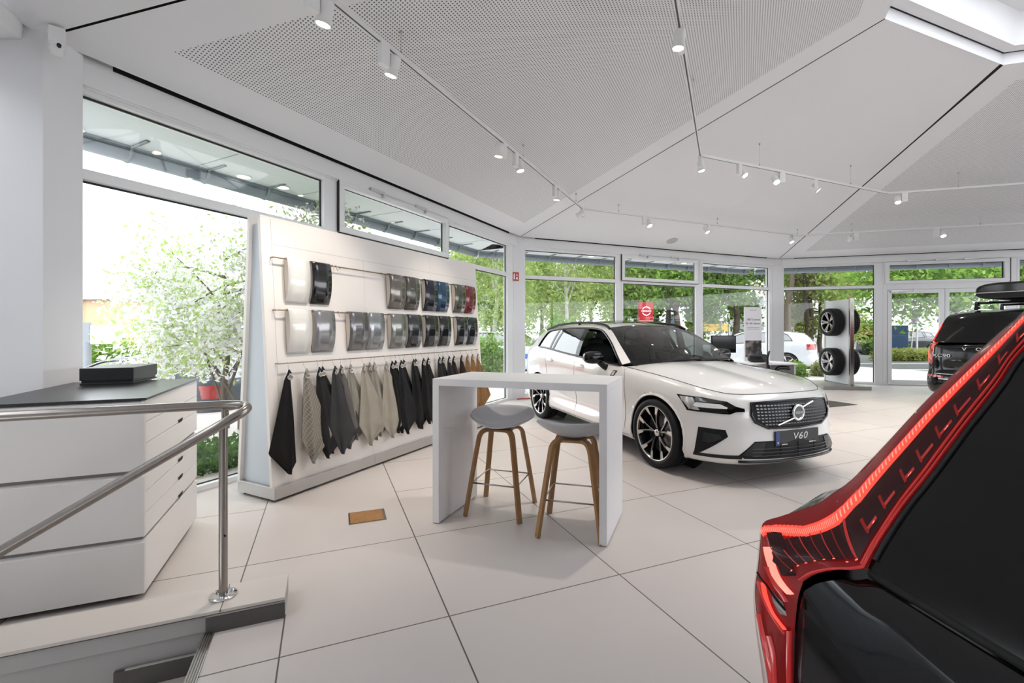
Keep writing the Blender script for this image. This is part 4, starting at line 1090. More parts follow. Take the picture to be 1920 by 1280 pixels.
CARLOC = (2.31-1.51*.3584, 4.935+1.51*.9336, 0); CARRZ = -69.0
V = make_car('estate_car', CARLOC, CARRZ, PEARL, 'white estate car parked nose towards the viewer beside the bar table', 'car', roofz=.06, wheel_r=.35, axles=(1.465, -1.362), track=.80)
root = V.root
FD = (-1, 0, 0)
lamp_dark = mat('headlamp_dark', (.03, .032, .035), .12, coat=1.); lamp_clear = mat('headlamp_reflector', (.60, .60, .61), .15, metal=.7, coat=1., var=.2, scale=30)
drl = mat('headlamp_light_guide', (.85, .85, .85), .25, coat=1.)
for s_ in (1, -1):
    HLP = [(1.761,.871,.788),(1.826,.868,.735),(1.887,.857,.652),(2.188,.647,.646),(2.212,.601,.668),(2.245,.532,.672),(2.238,.531,.699),(2.204,.593,.715),(2.155,.645,.755),(1.984,.79,.784)]
    d = (-.6, -.8, 0)
    hl = pr3(V, HLP, d, .004, .02, 3, s_).build('headlamp', BLACKG, root)
    c = Vector((2.03, .75, .715))
    ins = lambda P, k=.86: [tuple(c+(Vector(p)-c)*k) for p in P]
    pr3(V, [(1.80,.87,.775),(1.84,.87,.735),(1.905,.85,.668),(1.99,.80,.665),(1.97,.81,.70),(1.93,.83,.775)], d, .0065, .002, 3, s_).build('reflector', lamp_clear, hl)
    pr3(V, [(1.94,.83,.705),(1.96,.82,.735),(2.12,.69,.730),(2.165,.65,.705),(2.16,.65,.692),(1.97,.81,.692)], d, .0075, .002, 3, s_).build('light_guide', drl, hl)
    pr3(V, [(1.95,.83,.742),(1.95,.82,.774),(2.10,.70,.764),(2.15,.655,.742)], d, .0065, .002, 3, s_).build('reflector_upper', lamp_dark, hl)
    pr3(V, [(1.99,.80,.658),(1.985,.80,.686),(2.16,.66,.684),(2.175,.65,.658)], d, .0075, .002, 3, s_).build('lamp_slot', BLACKM, hl)
    d2 = (-.8, -.6, 0)
    fg = pr3(V, [(1.985,.815,.512),(2.169,.679,.507),(2.190,.668,.448),(2.092,.764,.345),(1.998,.823,.322),(2.0,.82,.275),(1.945,.835,.250)], d2, .003, .02, 3, s_).build('fog_recess', BLACKM, root)
    pr3(V, [(2.03,.79,.47),(2.13,.71,.462),(2.15,.70,.43),(2.08,.77,.38),(2.02,.80,.39)], d2, .006, .004, 3, s_).build('fog_lamp', BLACKG, fg)
    pr3(V, [(1.95,.84,.276),(1.95,.84,.248),(2.27,.585,.258),(2.265,.585,.292)], (-.85, -.5, 0), .004, .012, 3, s_).build('lower_trim', BLACKG, root)
    # handles
    for hx, hz in ((-.05, .918), (-.955, .948)):
        h, n_ = cast(V, (hx, s_*1.0, hz), (0, -s_, 0))
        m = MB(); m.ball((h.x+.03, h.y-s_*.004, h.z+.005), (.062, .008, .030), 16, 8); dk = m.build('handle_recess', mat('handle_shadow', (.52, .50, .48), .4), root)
        m = MB(); m.ball((h.x, h.y+s_*.012, h.z), (.105, .013, .016), 16, 8, e=.75); m.build('door_handle', PEARL, root)
    # seams
    for pts in ([(.96,.9,.30),(.965,.9,.60),(.955,.9,.88),(.90,.9,.985)], [(-.215,.9,.24),(-.215,.9,1.03)], [(-1.03,.9,.60),(-1.06,.9,.80),(-1.10,.9,.95),(-1.13,.9,1.08)], [(-.95,.9,.245),(.3,.9,.235),(1.05,.9,.24)]):
        seam(V, [(p[0], p[1]*s_, p[2]) for p in pts], (0, -s_, 0)).build('door_seam', SEAM, root)
    top = V.G[:, -1, :]
    ic = int(np.argmin(np.abs(top[:, 0]-1.99)+(top[:, 1] < .3)*9)); ik = int(np.argmin(np.abs(top[:, 0]-.90)+(np.arange(len(top)) > len(top)*.6)*9))
    m = MB(); m.tube([(p[0], p[1]*s_, p[2]+.002) for p in top[0:ik:3]], .0028, 6); m.build('hood_seam', SEAM, root)
    # mirror
    m = MB(); m.ball((.475, s_*1.015, 1.070), (.085, .125, .078), 24, 14, e=.72); mi = m.build('mirror', BLACKG, root)
    m = MB(); m.tube([(.56, s_*.875, .945), (.535, s_*.91, .965), (.49, s_*.96, 1.02)], [.042, .035, .03], 12, flat=(1, .6)); m.build('mirror_foot', BLACKG, mi)
    m = MB(); m.ball((.405, s_*1.02, 1.07), (.02, .105, .062), 16, 10, e=.7); m.build('mirror_glass', CHROME, mi)
    # fender badge
    bd = pr3(V, [(.665,.9,.862),(.72,.9,.930),(.795,.9,.930),(.74,.9,.862)], (0, -1, 0), .004, .006, 2, s_).build('fender_badge', BLACKG, root)
    pr3(V, [(.69,.9,.873),(.727,.9,.920),(.772,.9,.920),(.733,.9,.873)], (0, -1, 0), .006, .002, 2, s_).build('badge_inlay', mat('badge_silver', (.5, .48, .46), .35, metal=.6), bd)
    # roof rails
    rc = [p for p in catmull(BASE_R, 200) if -1.80 < p[0] < .22]
    m = MB(); P = [(p[0], s_*(p[1]+.002), p[2]+.028*min(1, 6*min(i, len(rc)-1-i)/len(rc))) for i, p in enumerate(rc)]; m.tube(P, .017, 8)
    for k in (len(P)//2,): m.tube([P[k], (P[k][0], P[k][1], P[k][2]-.05)], .02, 8)
    m.build('roof_rail', BLACKM, root)
    # tail lamps (seen only at the far edge)
    pr3(V, [(-2.05,.8,1.10),(-2.02,.8,.92),(-2.20,.7,.86),(-2.28,.62,.90),(-2.2,.7,1.08)], (.7, -.7, 0), .004, .015, 3, s_).build('tail_lamp', mat('tail_red', (.30, .01, .012), .15, coat=1.), root)
# grille
GP = [(-.470,.745),(-.488,.640),(-.455,.580),(-.335,.527),(0,.516),(.335,.527),(.455,.580),(.488,.640),(.470,.745),(.25,.757),(0,.760),(-.25,.757)]
gm = project(V, GP, (0, 0, 0), FD, (0, 1, 0), (0, 0, 1), .006, .03, 4); gr = gm.build('grille', mat('grille_black', (.006, .006, .007), .4, spec=.2), root)
m = MB(); m.tube([tuple(p+Vector((.004, 0, 0))) for p in gm.edge], .011, 8, closed=True); m.build('grille_frame', BLACKG, gr)
gb = mat('grille_bar', (.16, .16, .165), .25, metal=.8)
for r_ in range(7):
    m = MB(); z = .560+r_*.0275
    for k in range(-12, 13):
        y = k*.0355+(.0 if r_ % 2 else .0); lim = np.interp(z, [.53, .58, .64, .745], [.31, .42, .455, .44])
        if abs(y) > lim or math.hypot(y, z-.65) < .07: continue
        h, n_ = cast(V, (2.6, y, z), FD)
        m.hexa([(h.x+.004, y-.0145, z-.005), (h.x+.004, y+.0145, z-.005), (h.x+.008, y+.0145, z+.005), (h.x+.008, y-.0145, z+.005), (h.x+.018, y-.0145, z-.005), (h.x+.018, y+.0145, z-.005), (h.x+.010, y+.0145, z+.005), (h.x+.010, y-.0145, z+.005)])
    m.build('grille_bar', gb, gr)
h0, n0 = cast(V, (2.6, 0, .65), FD); hx = h0.x+.022
FR = lambda x, y, z: Matrix.Translation((x, y, z)) @ Matrix.Rotation(R(90), 4, 'Z') @ Matrix.Rotation(R(90), 4, 'X')
m = MB(); m.lathe([(.052, .0), (.056, .010), (.066, .013), (.075, .008), (.077, 0), (.074, -.01)], 40, 0, FR(hx, 0, .652))
em = m.build('emblem', CHROME, gr)
m = MB(); m.lathe([(0, .004), (.054, .004)], 32, 0, FR(hx, 0, .652)); m.box((hx+.004, -.060, .640), (hx+.012, .060, .664)); m.build('emblem_disc', mat('emblem_black', (.015, .017, .022), .25, coat=1.), em)
m = MB(); m.text('VOLVO', .026, .001, 0, FR(hx+.0135, 0, .652), sx=1.25); m.build('emblem_lettering', CHROME, em)
m = MB(); m.tube([(hx-.002, -.25, .551), (hx+.004, -.055, .605)], .0075, 8); m.build('emblem_bar', CHROME, em); m = MB(); m.tube([(hx+.004, .055, .700), (hx-.004, .195, .744)], .0075, 8); m.build('emblem_bar', CHROME, em)
# lower intake and splitter
LP = [(-.465,.412),(-.60,.292),(-.56,.262),(0,.250),(.56,.262),(.60,.292),(.465,.412)]
lw = project(V, LP, (0, 0, 0), FD, (0, 1, 0), (0, 0, 1), .004, .03, 4).build('lower_intake', BLACKM, root)
for z in (.285, .315, .345):
    pts = [cast(V, (2.6, y, z), FD)[0]+Vector((.008, 0, 0)) for y in np.linspace(-.5, .5, 21)]
    m = MB(); m.tube(pts, .006, 6); m.build('intake_bar', BLACKG, lw)
for y in (-.42, -.21, 0, .21, .42):
    pts = [cast(V, (2.6, y, z), FD)[0]+Vector((.006, 0, 0)) for z in np.linspace(.27, .39, 6)]
    m = MB(); m.tube(pts, .004, 6); m.build('intake_bar', BLACKM, lw)
for s_ in (1, -1):
    m = project(V, [(s_*.37,.40),(s_*.47,.405),(s_*.59,.292),(s_*.42,.280)], (0, 0, 0), FD, (0, 1, 0), (0, 0, 1), .010, .008, 3); m.build('intake_corner', BLACKG, lw)
pts = [cast(V, (2.6, y, .232), FD)[0]+Vector((.006, 0, 0)) for y in np.linspace(-.60, .60, 25)]
m = MB(); m.tube(pts, .014, 8); m.build('splitter', BLACKG, root)
# number plate
pl_ = empty('number_plate', (2.338, 0, .428)); pl_.parent = root
m = MB(); m.box((-.01, -.275, -.066), (.006, .275, .066)); m.build('plate_board', mat('plate_black', (.016, .016, .018), .35), pl_, bevel=.003)
m = MB(); m.box((.006, -.272, -.055), (.0075, -.225, .062)); m.build('plate_band', mat('plate_blue', (.02, .05, .22), .4), pl_)
m = MB(); m.text('V60', .088, .001, 0, FR(.0075, .03, .008), sx=1.25, shear=.18, spacing=1.1); m.build('plate_text', mat('plate_white', (.8, .8, .8), .4), pl_)
m = MB()
m.box((.006, -.20, -.058), (.008, -.13, -.051)); m.box((.006, .15, -.058), (.008, .23, -.051)); m.box((.006, -.04, -.060), (.008, .07, -.052)); m.ball((.007, -.248, -.035), (.001, .008, .010)); m.build('plate_small_print', mat('plate_white', (.8, .8, .8), .4), pl_)
# wiper
m = MB(); m.tube([(1.07, -.5, 1.04), (1.02, -.2, 1.052), (1.03, .12, 1.055)], .008, 6); m.tube([(1.06, .1, 1.045), (1.01, .4, 1.05), (.98, .6, 1.05)], .008, 6); m.build('wiper', BLACKM, root)

# ------------------------------------------------------------------ black suv with roof box by the entrance
def suv_xf(p):
    z = float(np.interp(p[2], [-.2, 0, .18, .30, .80, 1.0, 1.12, 1.45, 1.7], [-.2, 0, .25, .38, .93, 1.14, 1.20, 1.73, 2.0]))
    return (p[0]*1.04, p[1]*1.05, z)
SUV_R = [(.88,.765,1.03),(.57,.712,1.235),(.24,.64,1.405),(.02,.625,1.440),(-.40,.62,1.458),(-.90,.615,1.456),(-1.45,.61,1.445),(-2.10,.59,1.405),(-2.19,.67,1.28),(-2.27,.775,1.09)]
SUV_D = [(.82,None,1.0),(.49,None,1.225),(.17,None,1.372),(-.06,None,1.410),(-.45,None,1.425),(-.95,None,1.42),(-1.45,None,1.405),(-1.78,None,1.37),(-1.86,None,1.26),(-1.94,None,1.14)]
SUV_KEYS = [k if k[0] > -1.8 else {-1.85: (-1.85, .905, k[2]), -2.12: (-2.14, .865, k[2]), -2.30: (-2.30, .72, k[2]), -2.37: (-2.36, .38, k[2]), -2.385: (-2.375, 0, k[2])}[k[0]] for k in BASE_KEYS]
BLACKP = mat('black_car_paint', (.0035, .004, .005), .09, spec=.45, var=.1)
REDL = mat('tail_lamp_red', (.30, .008, .010), .12, coat=1.); REDG = mat('tail_lamp_glow', (.6, .02, .01), .3, emit=(1, .05, .02), es=1.6)
def rear_bits(C, lamp=True):
    root = C.root
    for s_ in (1, -1):
        if lamp:
            q = pr3(C, [(-2.22,.70,1.60),(-2.22,.63,1.60),(-2.35,.73,1.22),(-2.38,.80,1.10),(-2.4,.80,.86),(-2.4,.84,.80),(-2.3,.94,.86),(-2.25,.955,1.10),(-2.27,.90,1.22)], (.9, -.42, 0), .006, .02, 4, s_); lm = q.build('tail_lamp', REDL, root)
            pr3(C, [(-2.23,.675,1.56),(-2.23,.655,1.56),(-2.36,.76,1.20),(-2.38,.84,1.08),(-2.38,.86,1.08),(-2.33,.79,1.22)], (.9, -.42, 0), .009, .003, 3, s_).build('light_guide', REDG, lm)
            pr3(C, [(-2.3,.935,1.05),(-2.3,.915,1.05),(-2.36,.87,.84),(-2.36,.90,.84)], (.9, -.42, 0), .009, .003, 3, s_).build('light_guide', REDG, lm)
        pr3(C, [(-2.4,.60,.62),(-2.4,.60,.585),(-2.3,.88,.60),(-2.3,.88,.635)], (1, -.3, 0), .008, .01, 3, s_).build('reflector', REDL, root)
        m = MB(); m.tube([cast(C, (-3, s_*y, .655), (1, -.3*s_, 0))[0]+Vector((-.006, 0, 0)) for y in np.linspace(.3, .93, 14)], .008, 6); m.build('bumper_trim', CHROME, root)
        m = MB(); m.tube([cast(C, (-3, s_*y, .57), (1, -.3*s_, 0))[0]+Vector((-.006, 0, 0)) for y in np.linspace(0., .85, 14)], .014, 6); m.build('bumper_strip', CHROME, root)
        m = MB(); m.tube([cast(C, (-3, s_*y, .34), (1, -.3*s_, 0))[0]+Vector((-.004, 0, -.01)) for y in np.linspace(0., .72, 14)], .04, 8); m.build('skid_plate', mat('skid_silver', (.55, .55, .55), .35, metal=.5), root)
    m = MB(); m.tube([cast(C, (-3, y, 1.115), (1, 0, 0))[0] for y in np.linspace(-.75, .75, 30)], .0035, 6); m.build('tailgate_seam', SEAM, root)
BK_ = Matrix.Rotation(R(-90), 4, 'Z') @ Matrix.Rotation(R(90), 4, 'X')     # text readable from behind
def yawpt(p, rz, q): c, s = cos(R(rz)), sin(R(rz)); return (p[0]+c*q[0]-s*q[1], p[1]+s*q[0]+c*q[1], 0)
XRZ = 27.
XC = (7.27, 8.05)           # rear left corner on the floor
XLOC = yawpt(XC, XRZ, (2.40, -.90))
X = make_car('sport_utility_vehicle', XLOC, XRZ, BLACKP, 'black SUV carrying a black roof box, its rear to the viewer near the entrance', 'car', keys=SUV_KEYS, RR=SUV_R, DD=SUV_D, xf=suv_xf, wheel_w=.385, track=.83, rim='five')
rear_bits(X)
X.rw.data.materials[0] = mat('rear_glass_black', (.006, .006, .006), .10, spec=.32, var=.5, scale=5)
r = X.root
LETT = mat('lettering_silver', (.55, .55, .56), .45)
for i, ch in enumerate('VOLVO'):
    y = .36-i*.18; h, n_ = cast(X, (-3, y, 1.085), (1, 0, 0)); m = MB(); m.text(ch, .075, .004, 0, Matrix.Translation(h+Vector((-.006, 0, 0))) @ BK_, sx=1.3); m.build('rear_lettering', LETT, r)
h, n_ = cast(X, (-3, .66, .965), (1, 0, 0)); m = MB(); m.text('XC90', .075, .004, 0, Matrix.Translation(h+Vector((-.012, 0, 0))) @ Matrix.Rotation(R(-12), 4, 'Z') @ BK_, sx=1.5); m.build('model_lettering', LETT, r)
h, n_ = cast(X, (-3, 0, .93), (1, 0, 0)); m = MB(); m.box((h.x-.012, -.27, .875), (h.x, .27, .985)); npl = m.build('number_plate', mat('plate_black', (.016, .016, .018), .35), r)
m = MB(); m.box((h.x-.014, .225, .878), (h.x-.011, .268, .982)); m.build('plate_band', mat('plate_blue', (.02, .05, .22), .4), npl)
m = MB(); m.text('XC90', .085, .001, 0, Matrix.Translation((h.x-.0135, -.02, .935)) @ BK_, sx=1.3, shear=.15); m.box((h.x-.014, .10, .882), (h.x-.0125, .2, .889)); m.build('plate_text', mat('plate_white', (.8, .8, .8), .4), npl)
for s_ in (1, -1):
    P = [suv_xf((p[0], s_*(p[1]-.01), p[2])) for p in catmull(SUV_R, 200) if -1.95 < p[0] < .05]; P = [(p[0], p[1], p[2]+.05*min(1, 6*min(i, len(P)-1-i)/len(P))) for i, p in enumerate(P)]
    m = MB(); m.tube(P, .018, 8); m.build('roof_rail', CHROME, r)
# roof box with carrier
rb = empty('roof_box', yawpt(XLOC[:2], XRZ, (-1.0, -.12)), XRZ, 'glossy black roof box with silver side line carried on the black SUV', 'roof box'); rb.location.z = 1.87
m = MB()
prof = catmull([(-1.13, .38, .13), (-1.09, .43, .17), (-.6, .45, .17), (.2, .44, .17), (.8, .36, .14), (1.05, .22, .09), (1.12, .1, .06)], 30)
P = []
for x, hw, hh in prof:
    P.append([(x, hw*math.copysign(abs(cos(a))**.55, cos(a)), .15+hh*.95*abs(sin(a))**.6) for a in np.linspace(0, pi, 21)])
m.grid(P); m.add([P[0][k] for k in range(21)], [tuple(range(21))]); m.build('lid', BLACKG, rb)
m = MB(); P = []
for x, hw, hh in prof: P.append([(x, hw*math.copysign(abs(cos(a))**.55, cos(a)), .15-hh*.62*abs(sin(a))**.6) for a in np.linspace(0, pi, 21)])
m.grid(P); m.add([P[0][k] for k in range(21)], [tuple(range(21))]); m.build('tray', BLACKM, rb)
m = MB(); L_ = [(x, hw+.006, .15) for x, hw, hh in prof]; m.tube(L_[::-1]+[(x, -y, z) for x, y, z in L_], .008, 6); m.build('side_line', CHROME, rb)
for x in (-.75, .35):
    m = MB(); m.tube([(x, -.45, .0), (x, .52, .0)], .02, 8); cb = m.build('cross_bar', BLACKM, rb)
    for y in (-.47, .52): m = MB(); m.hexa([(x-.06, y-.03, -.13), (x+.06, y-.03, -.13), (x+.06, y+.03, -.13), (x-.06, y+.03, -.13), (x-.03, y-.02, .02), (x+.03, y-.02, .02), (x+.03, y+.02, .02), (x-.03, y+.02, .02)]); m.build('bar_foot', BLACKG, cb, bevel=.006)
    m = MB(); m.box((x-.03, -.1, .015), (x+.03, .1, .06)); m.build('clamp', BLACKM, rb)
# ------------------------------------------------------------------ SUV rear corner close to the camera
FF = Vector((.95, .3122, 0)).normalized(); FRt = Vector((FF.y, -FF.x, 0)); FRe = -FF
def cp(px, py, z): return Vector(((px-960)/853.333*z, z, 1.4+(619-py)/853.333*z))
OUT1 = [(2080,420,.815),(1920,582,.805),(1869,627,.805),(1751,734,.805),(1661,830,.81),(1597,897,.815),(1566,920,.82)]
OUT2 = [(1566,920,.82),(1526,946,.825),(1464,967,.83),(1430,979,.83),(1424,1004,.825)]
OUT3 = [(1424,1004,.825),(1419,1060,.815),(1413,1111,.81),(1419,1173,.80),(1430,1235,.795),(1437,1280,.79),(1452,1380,.785)]
IN1 = [(2080,500,.75),(1920,653,.745),(1869,723,.738),(1807,802,.73),(1740,892,.72),(1695,948,.713),(1650,1015,.705),(1622,1066,.70)]
IN2 = [(1622,1066,.70),(1600,1069,.705),(1565,1069,.717),(1528,1076,.733),(1503,1090,.743)]
IN3 = [(1503,1090,.743),(1493,1122,.748),(1487,1178,.75),(1484,1235,.75),(1484,1280,.75),(1488,1380,.75)]
def curve(L, n): return [Vector(p) for p in arc_resample(catmull([tuple(cp(*q)) for q in L], 120), n)]
c_out = curve(OUT1, 40)+curve(OUT2, 24)[1:]+curve(OUT3, 30)[1:]
c_in = curve(IN1, 40)+curve(IN2, 24)[1:]+curve(IN3, 30)[1:]
corner = c_out[55]
KK = c_in[39]
halfw = .925
cen0 = Vector((corner.x, corner.y, 0))+FRt*halfw          # a point of the car's centre plane
fgO = Vector((cen0.x, cen0.y, 0))+FF*2.0
FRZ = math.degrees(math.atan2(FF.y, FF.x))
fg = empty('sport_utility_vehicle', tuple(fgO), FRZ, 'black SUV cut by the frame edge, glowing red tail lamp close to the viewer', 'car')
FI = frame(tuple(fgO), FRZ).inverted()
def mir(p): d = (p-cen0).dot(FRt); return p-FRt*(2*d)
def both(P): return P
def gridL(m, P, side=1, mi=0):
    m.grid([[tuple(FI @ (Vector(p) if side > 0 else mir(Vector(p)))) for p in r] for r in P], mi); return m
NL = len(c_out); NTt = 14
def lens(i, t, off=0.):
    a, b_ = c_out[i], c_in[i]; p = a.lerp(b_, t)
    bul = FRe*.018*sin(pi*min(1, t*1.0))*(1 if i > 36 else .7)
    n = (FRe*.75-FRt*.5*(1-t)+Vector((0, 0, .35))).normalized()
    return p+bul+n*off
LP_ = [[lens(i, t/NTt) for t in range(NTt+1)] for i in range(NL)]
lensbvh_v = [p for r in LP_ for p in r]; k_ = NTt+1
lensbvh = BVHTree.FromPolygons(lensbvh_v, [[i*k_+j, i*k_+j+1, (i+1)*k_+j+1, (i+1)*k_+j] for i in range(NL-1) for j in range(NTt)])
deepred = mat('lamp_deep_red', (.20, .004, .006), .14, spec=.3, var=.2, scale=6, emit=(1, .02, .02), es=.035)
redmid = mat('lamp_mid_red', (.42, .012, .012), .14, coat=1., emit=(1, .03, .02), es=.10)
redhot = mat('lamp_lit_red', (.7, .05, .03), .3, emit=(1, .045, .028), es=1.1)
ledm = mat('lamp_led_guide', (.9, .3, .25), .3, emit=(1, .17, .12), es=1.15)
chamber = mat('lamp_dark_chamber', (.030, .004, .005), .25, spec=.3)
ribdim = mat('lamp_rib_dim', (.30, .010, .010), .2, spec=.4, emit=(1, .03, .02), es=.035)
cover = glass_mat('lamp_cover', (1, .90, .90), .03, refl=.45)
clearl = mat('lamp_clear_insert', (.30, .27, .26), .2, coat=1.)
def campts(P, off):
    out = []
    for x, y in P:
        d = Vector(((x-960)/853.333, 1, (619-y)/853.333)).normalized(); h, n_, _, _ = lensbvh.ray_cast(Vector((0, 0, 1.4)), d, 3)
        if h is None: h, n_, _, _ = lensbvh.find_nearest(Vector((0, 0, 1.4))+d*.9)
        if n_.dot(d) > 0: n_ = -n_
        out.append(h+n_*off)
    return out
for side in (1, -1):
    m = MB(); gridL(m, [[p-FRe*.004 for p in r] for r in LP_], side); lm = m.build('tail_lamp', deepred, fg)
    m = MB(); gridL(m, [[lens(i, t/NTt, .0078*max(0., sin(pi*t/NTt))*min(1, (NL-1-i)/4, i/3+.01)) for t in range(NTt+1)] for i in range(NL)], side); m.build('lamp_cover', cover, lm)
    def strip(i0, i1, t0, t1, mt, nm, off=.001, step=1, t0b=None, t1b=None):
        m = MB(); P = []
        for i in range(i0, i1+1):
            f = (i-i0)/max(1, i1-i0); a = t0+((t0b if t0b is not None else t0)-t0)*f; b_ = t1+((t1b if t1b is not None else t1)-t1)*f
            P.append([lens(i, a+(b_-a)*k/4, off+.0012+.002*sin(pi*k/4)) for k in range(5)])
        gridL(m, P, side); return m.build(nm, mt, lm)
    # dark chambers with red ribs on the glass side
    strip(0, 39, .50, .78, chamber, 'lamp_chamber', .0008, t0b=.44, t1b=.90)
    strip(0, 39, .80, .865, redmid, 'lamp_rib', .001, t0b=.93, t1b=.97); strip(0, 62, .955, .995, redmid, 'lamp_rib', .001)
    strip(0, 38, .875, .935, chamber, 'lamp_chamber', .001, t0b=.975, t1b=.985)
    strip(39, 62, .44, .86, chamber, 'lamp_chamber', .0008, t0b=.40, t1b=.80)
    g = lambda f, t: lens(int(f), t, .0045).lerp(lens(int(f)+1, t, .0045), f-int(f))
    rr2 = random.Random(4)
    for i in range(2, 60, 3):
        if i < 36:
            L_, t0_ = rr2.uniform(1.1, 2.0), .735+.05*i/36
            m = MB(); gridL(m, [[g(i+L_*k/4, t0_+.020*q) for q in range(3)] for k in range(5)], side); m.build('lamp_rib', redmid, lm)
            m = MB(); gridL(m, [[g(i+L_+.16*k, t0_-.13+.19*q/4) for q in range(5)] for k in range(3)], side); m.build('lamp_rib', ribdim, lm)
            if i % 2: m = MB(); gridL(m, [[g(i+L_*.3+.3*k, t0_+.022+.012*q) for q in range(2)] for k in range(3)], side); m.build('lamp_glint', ledm, lm)
        else:
            a0_, a1_ = (.47, .90) if i < 42 else (.44, .84)
            m = MB(); gridL(m, [[g(i+.35*k/2.+.9*q/8., a0_+(a1_-a0_)*q/8) for q in range(9)] for k in range(3)], side); m.build('lamp_rib', ribdim if i % 2 else redmid, lm)
            m = MB(); gridL(m, [[g(i+.9+.25*k, a1_-.004+.010*q) for q in range(2)] for k in range(4)], side); m.build('lamp_glint', ledm, lm)
    # lit guide: ribbed band of small cells along the pillar and round the bend
    m = MB(); m2 = MB(); tc = lambda i: .36 if i < 34 else .36+.02*(i-34)/5 if i < 40 else .385-.27*max(0, (i-48)/12.)
    hw = lambda i: .085 if i < 34 else .095
    fine = []
    for i in range(0, 60):
        for q in range(4):
            f = i+q/4.; i0 = int(f); fr = f-i0
            tt, h_ = tc(i), hw(i)*(1 if i < 56 else .8)
            g = lambda t, o: lens(i0, t, o).lerp(lens(min(i0+1, NL-1), t, o), fr)
            fine.append((g(tt-h_, .0018), g(tt-h_*.5, .0034), g(tt, .0040), g(tt+h_*.5, .0034), g(tt+h_, .0018)))
    gridL(m, [list(r) for r in fine], side); m.build('light_guide', redhot, lm)
    for k in range(1, len(fine)-1, 2):
        a, b_ = fine[k], fine[k+1] if k+1 < len(fine) else fine[k]
        gridL(m2, [[p+FRe*.0012 for p in a[1:4]], [p.lerp(q, .72)+FRe*.0012 for p, q in zip(a[1:4], b_[1:4])]], side)
    m2.build('light_guide_ribs', ledm, lm)
    # second lit band inside the bend and the lower lamp
    for pl_px, mt, w_ in (([(1441,1026),(1445,1046),(1454,1074),(1466,1094),(1482,1112)], ledm, 7.5), ([(1440,1062),(1455,1096),(1474,1126)], redmid, 5), ([(1433,1092),(1438,1120),(1449,1148),(1471,1178)], redhot, 4), ([(1452,1000),(1462,1030),(1480,1078)], chamber, 14),
                          ([(1424,1090),(1436,1128),(1452,1160),(1470,1186)], redmid, 3.), ([(1441,1190),(1449,1225),(1452,1280)], redmid, 5), ([(1479,1180),(1478,1230),(1478,1300)], redmid, 5), ([(1424,1150),(1440,1230),(1450,1290)], redmid, 4)):
        a = campts([(x+w_, y) for x, y in pl_px], .003); b_ = campts([(x-w_, y) for x, y in pl_px], .003); c = campts(pl_px, .0045)
        m = MB(); gridL(m, [[p, q, r] for p, q, r in zip(catmull([tuple(v) for v in a], 24), catmull([tuple(v) for v in c], 24), catmull([tuple(v) for v in b_], 24))] if False else [[Vector(p), Vector(q), Vector(r)] for p, q, r in zip(catmull([tuple(v) for v in a], 24), catmull([tuple(v) for v in c], 24), catmull([tuple(v) for v in b_], 24))], side); m.build('lamp_band', mt, lm)
    m = MB(); q = campts([(1447,1104),(1468,1128),(1475,1152),(1462,1148),(1450,1126)], .004); m.add([tuple(FI @ (p if side > 0 else mir(p))) for p in q], [tuple(range(5))]); m.build('clear_insert', clearl, lm)
    m = MB(); q = campts([(1427,1074),(1432,1084),(1441,1096),(1456,1120),(1472,1140)], .0065); m.tube([tuple(FI @ (Vector(p) if side > 0 else mir(Vector(p)))) for p in catmull([tuple(v) for v in q], 20)], .0018, 6); m.build('lamp_joint', BLACKM, lm)
    # quarter panel: runs forward from the lamp's outer edge
    P = []
    for i in range(NL):
        p = c_out[i]; row = [p-FRe*.003]
        sh = math.exp(-((i-48)/9.)**2)*.022
        for a in (.03, .09, .2, .5, 1., 1.8, 2.6): row.append(p+FF*a-FRt*(sh*min(1, a/.09)+(.02*min(1, a) if i < 52 else -.045*min(1, a/.2)))+Vector((0, 0, 1))*(sh*.6*min(1, a/.09)))
        P.append(row)
    low = [q-Vector((0, 0, q.z-.30)) for q in P[-1]]; P.append([q.lerp(l, .6) for q, l in zip(P[-1], low)]); P.append(low)
    m = MB(); gridL(m, P, side); m.build('quarter_panel', BLACKP, fg)
# rear window, tailgate and bumper between the two lamps
def lat(p): return (cen0-Vector((p.x, p.y, 0))).dot(FRt)
def bow(q, B=.06): return B*sin(pi*q)
P = []
for i in range(0, 40):
    L = c_in[i]+FF*.006; wd = 2*lat(L); P.append([L+FRt*wd*q+FRe*bow(q)-Vector((0, 0, .03*sin(pi*q)*i/39)) for q in np.linspace(0, 1, 31)])
m = MB(); gridL(m, P); m.build('rear_window', mat('rear_glass_black', (.006, .006, .006), .10, spec=.32, var=.5, scale=5), fg)
m = MB(); m.tube([tuple(FI @ p) for p in [r[0]+FRt*.004+FRe*.002 for r in P[:39]]], .004, 6); m.build('window_seal', RUBBER, fg)
m = MB(); m.tube([tuple(FI @ (p-FRe*.012-Vector((0, 0, .008)))) for p in P[-1]], .011, 8); m.build('tailgate_gap', DARKGAP, fg)
sm_ = P[-1]
L2 = [p+FF*.004 for p in c_in[39:]]
zp = lambda d: .055*min(1, (d/.05))**.6+.02*min(1, d/.25)
rows = []
for w_, p in enumerate(L2):
    D = p-L2[0]; la, re_, dz = D.dot(FRt), D.dot(FRe), -D.z
    f = w_/(len(L2)-1); dd = f*.42
    row = []
    for j, q in enumerate(np.linspace(0, 1, 41)):
        qq = min(q, 1-q); sgn = 1 if q <= .5 else -1; bl = min(1, qq*7)**.8
        base = sm_[0].lerp(sm_[-1], 0)+FRt*(2*lat(sm_[0])*q)+FRe*bow(q)-Vector((0, 0, .03*sin(pi*q)+.016))
        row.append(base+FRt*(la*sgn*(1-bl))+FRe*(re_*(1-bl)+zp(dd)*bl)-Vector((0, 0, dz*(1-bl)+dd*bl)))
    rows.append(row)
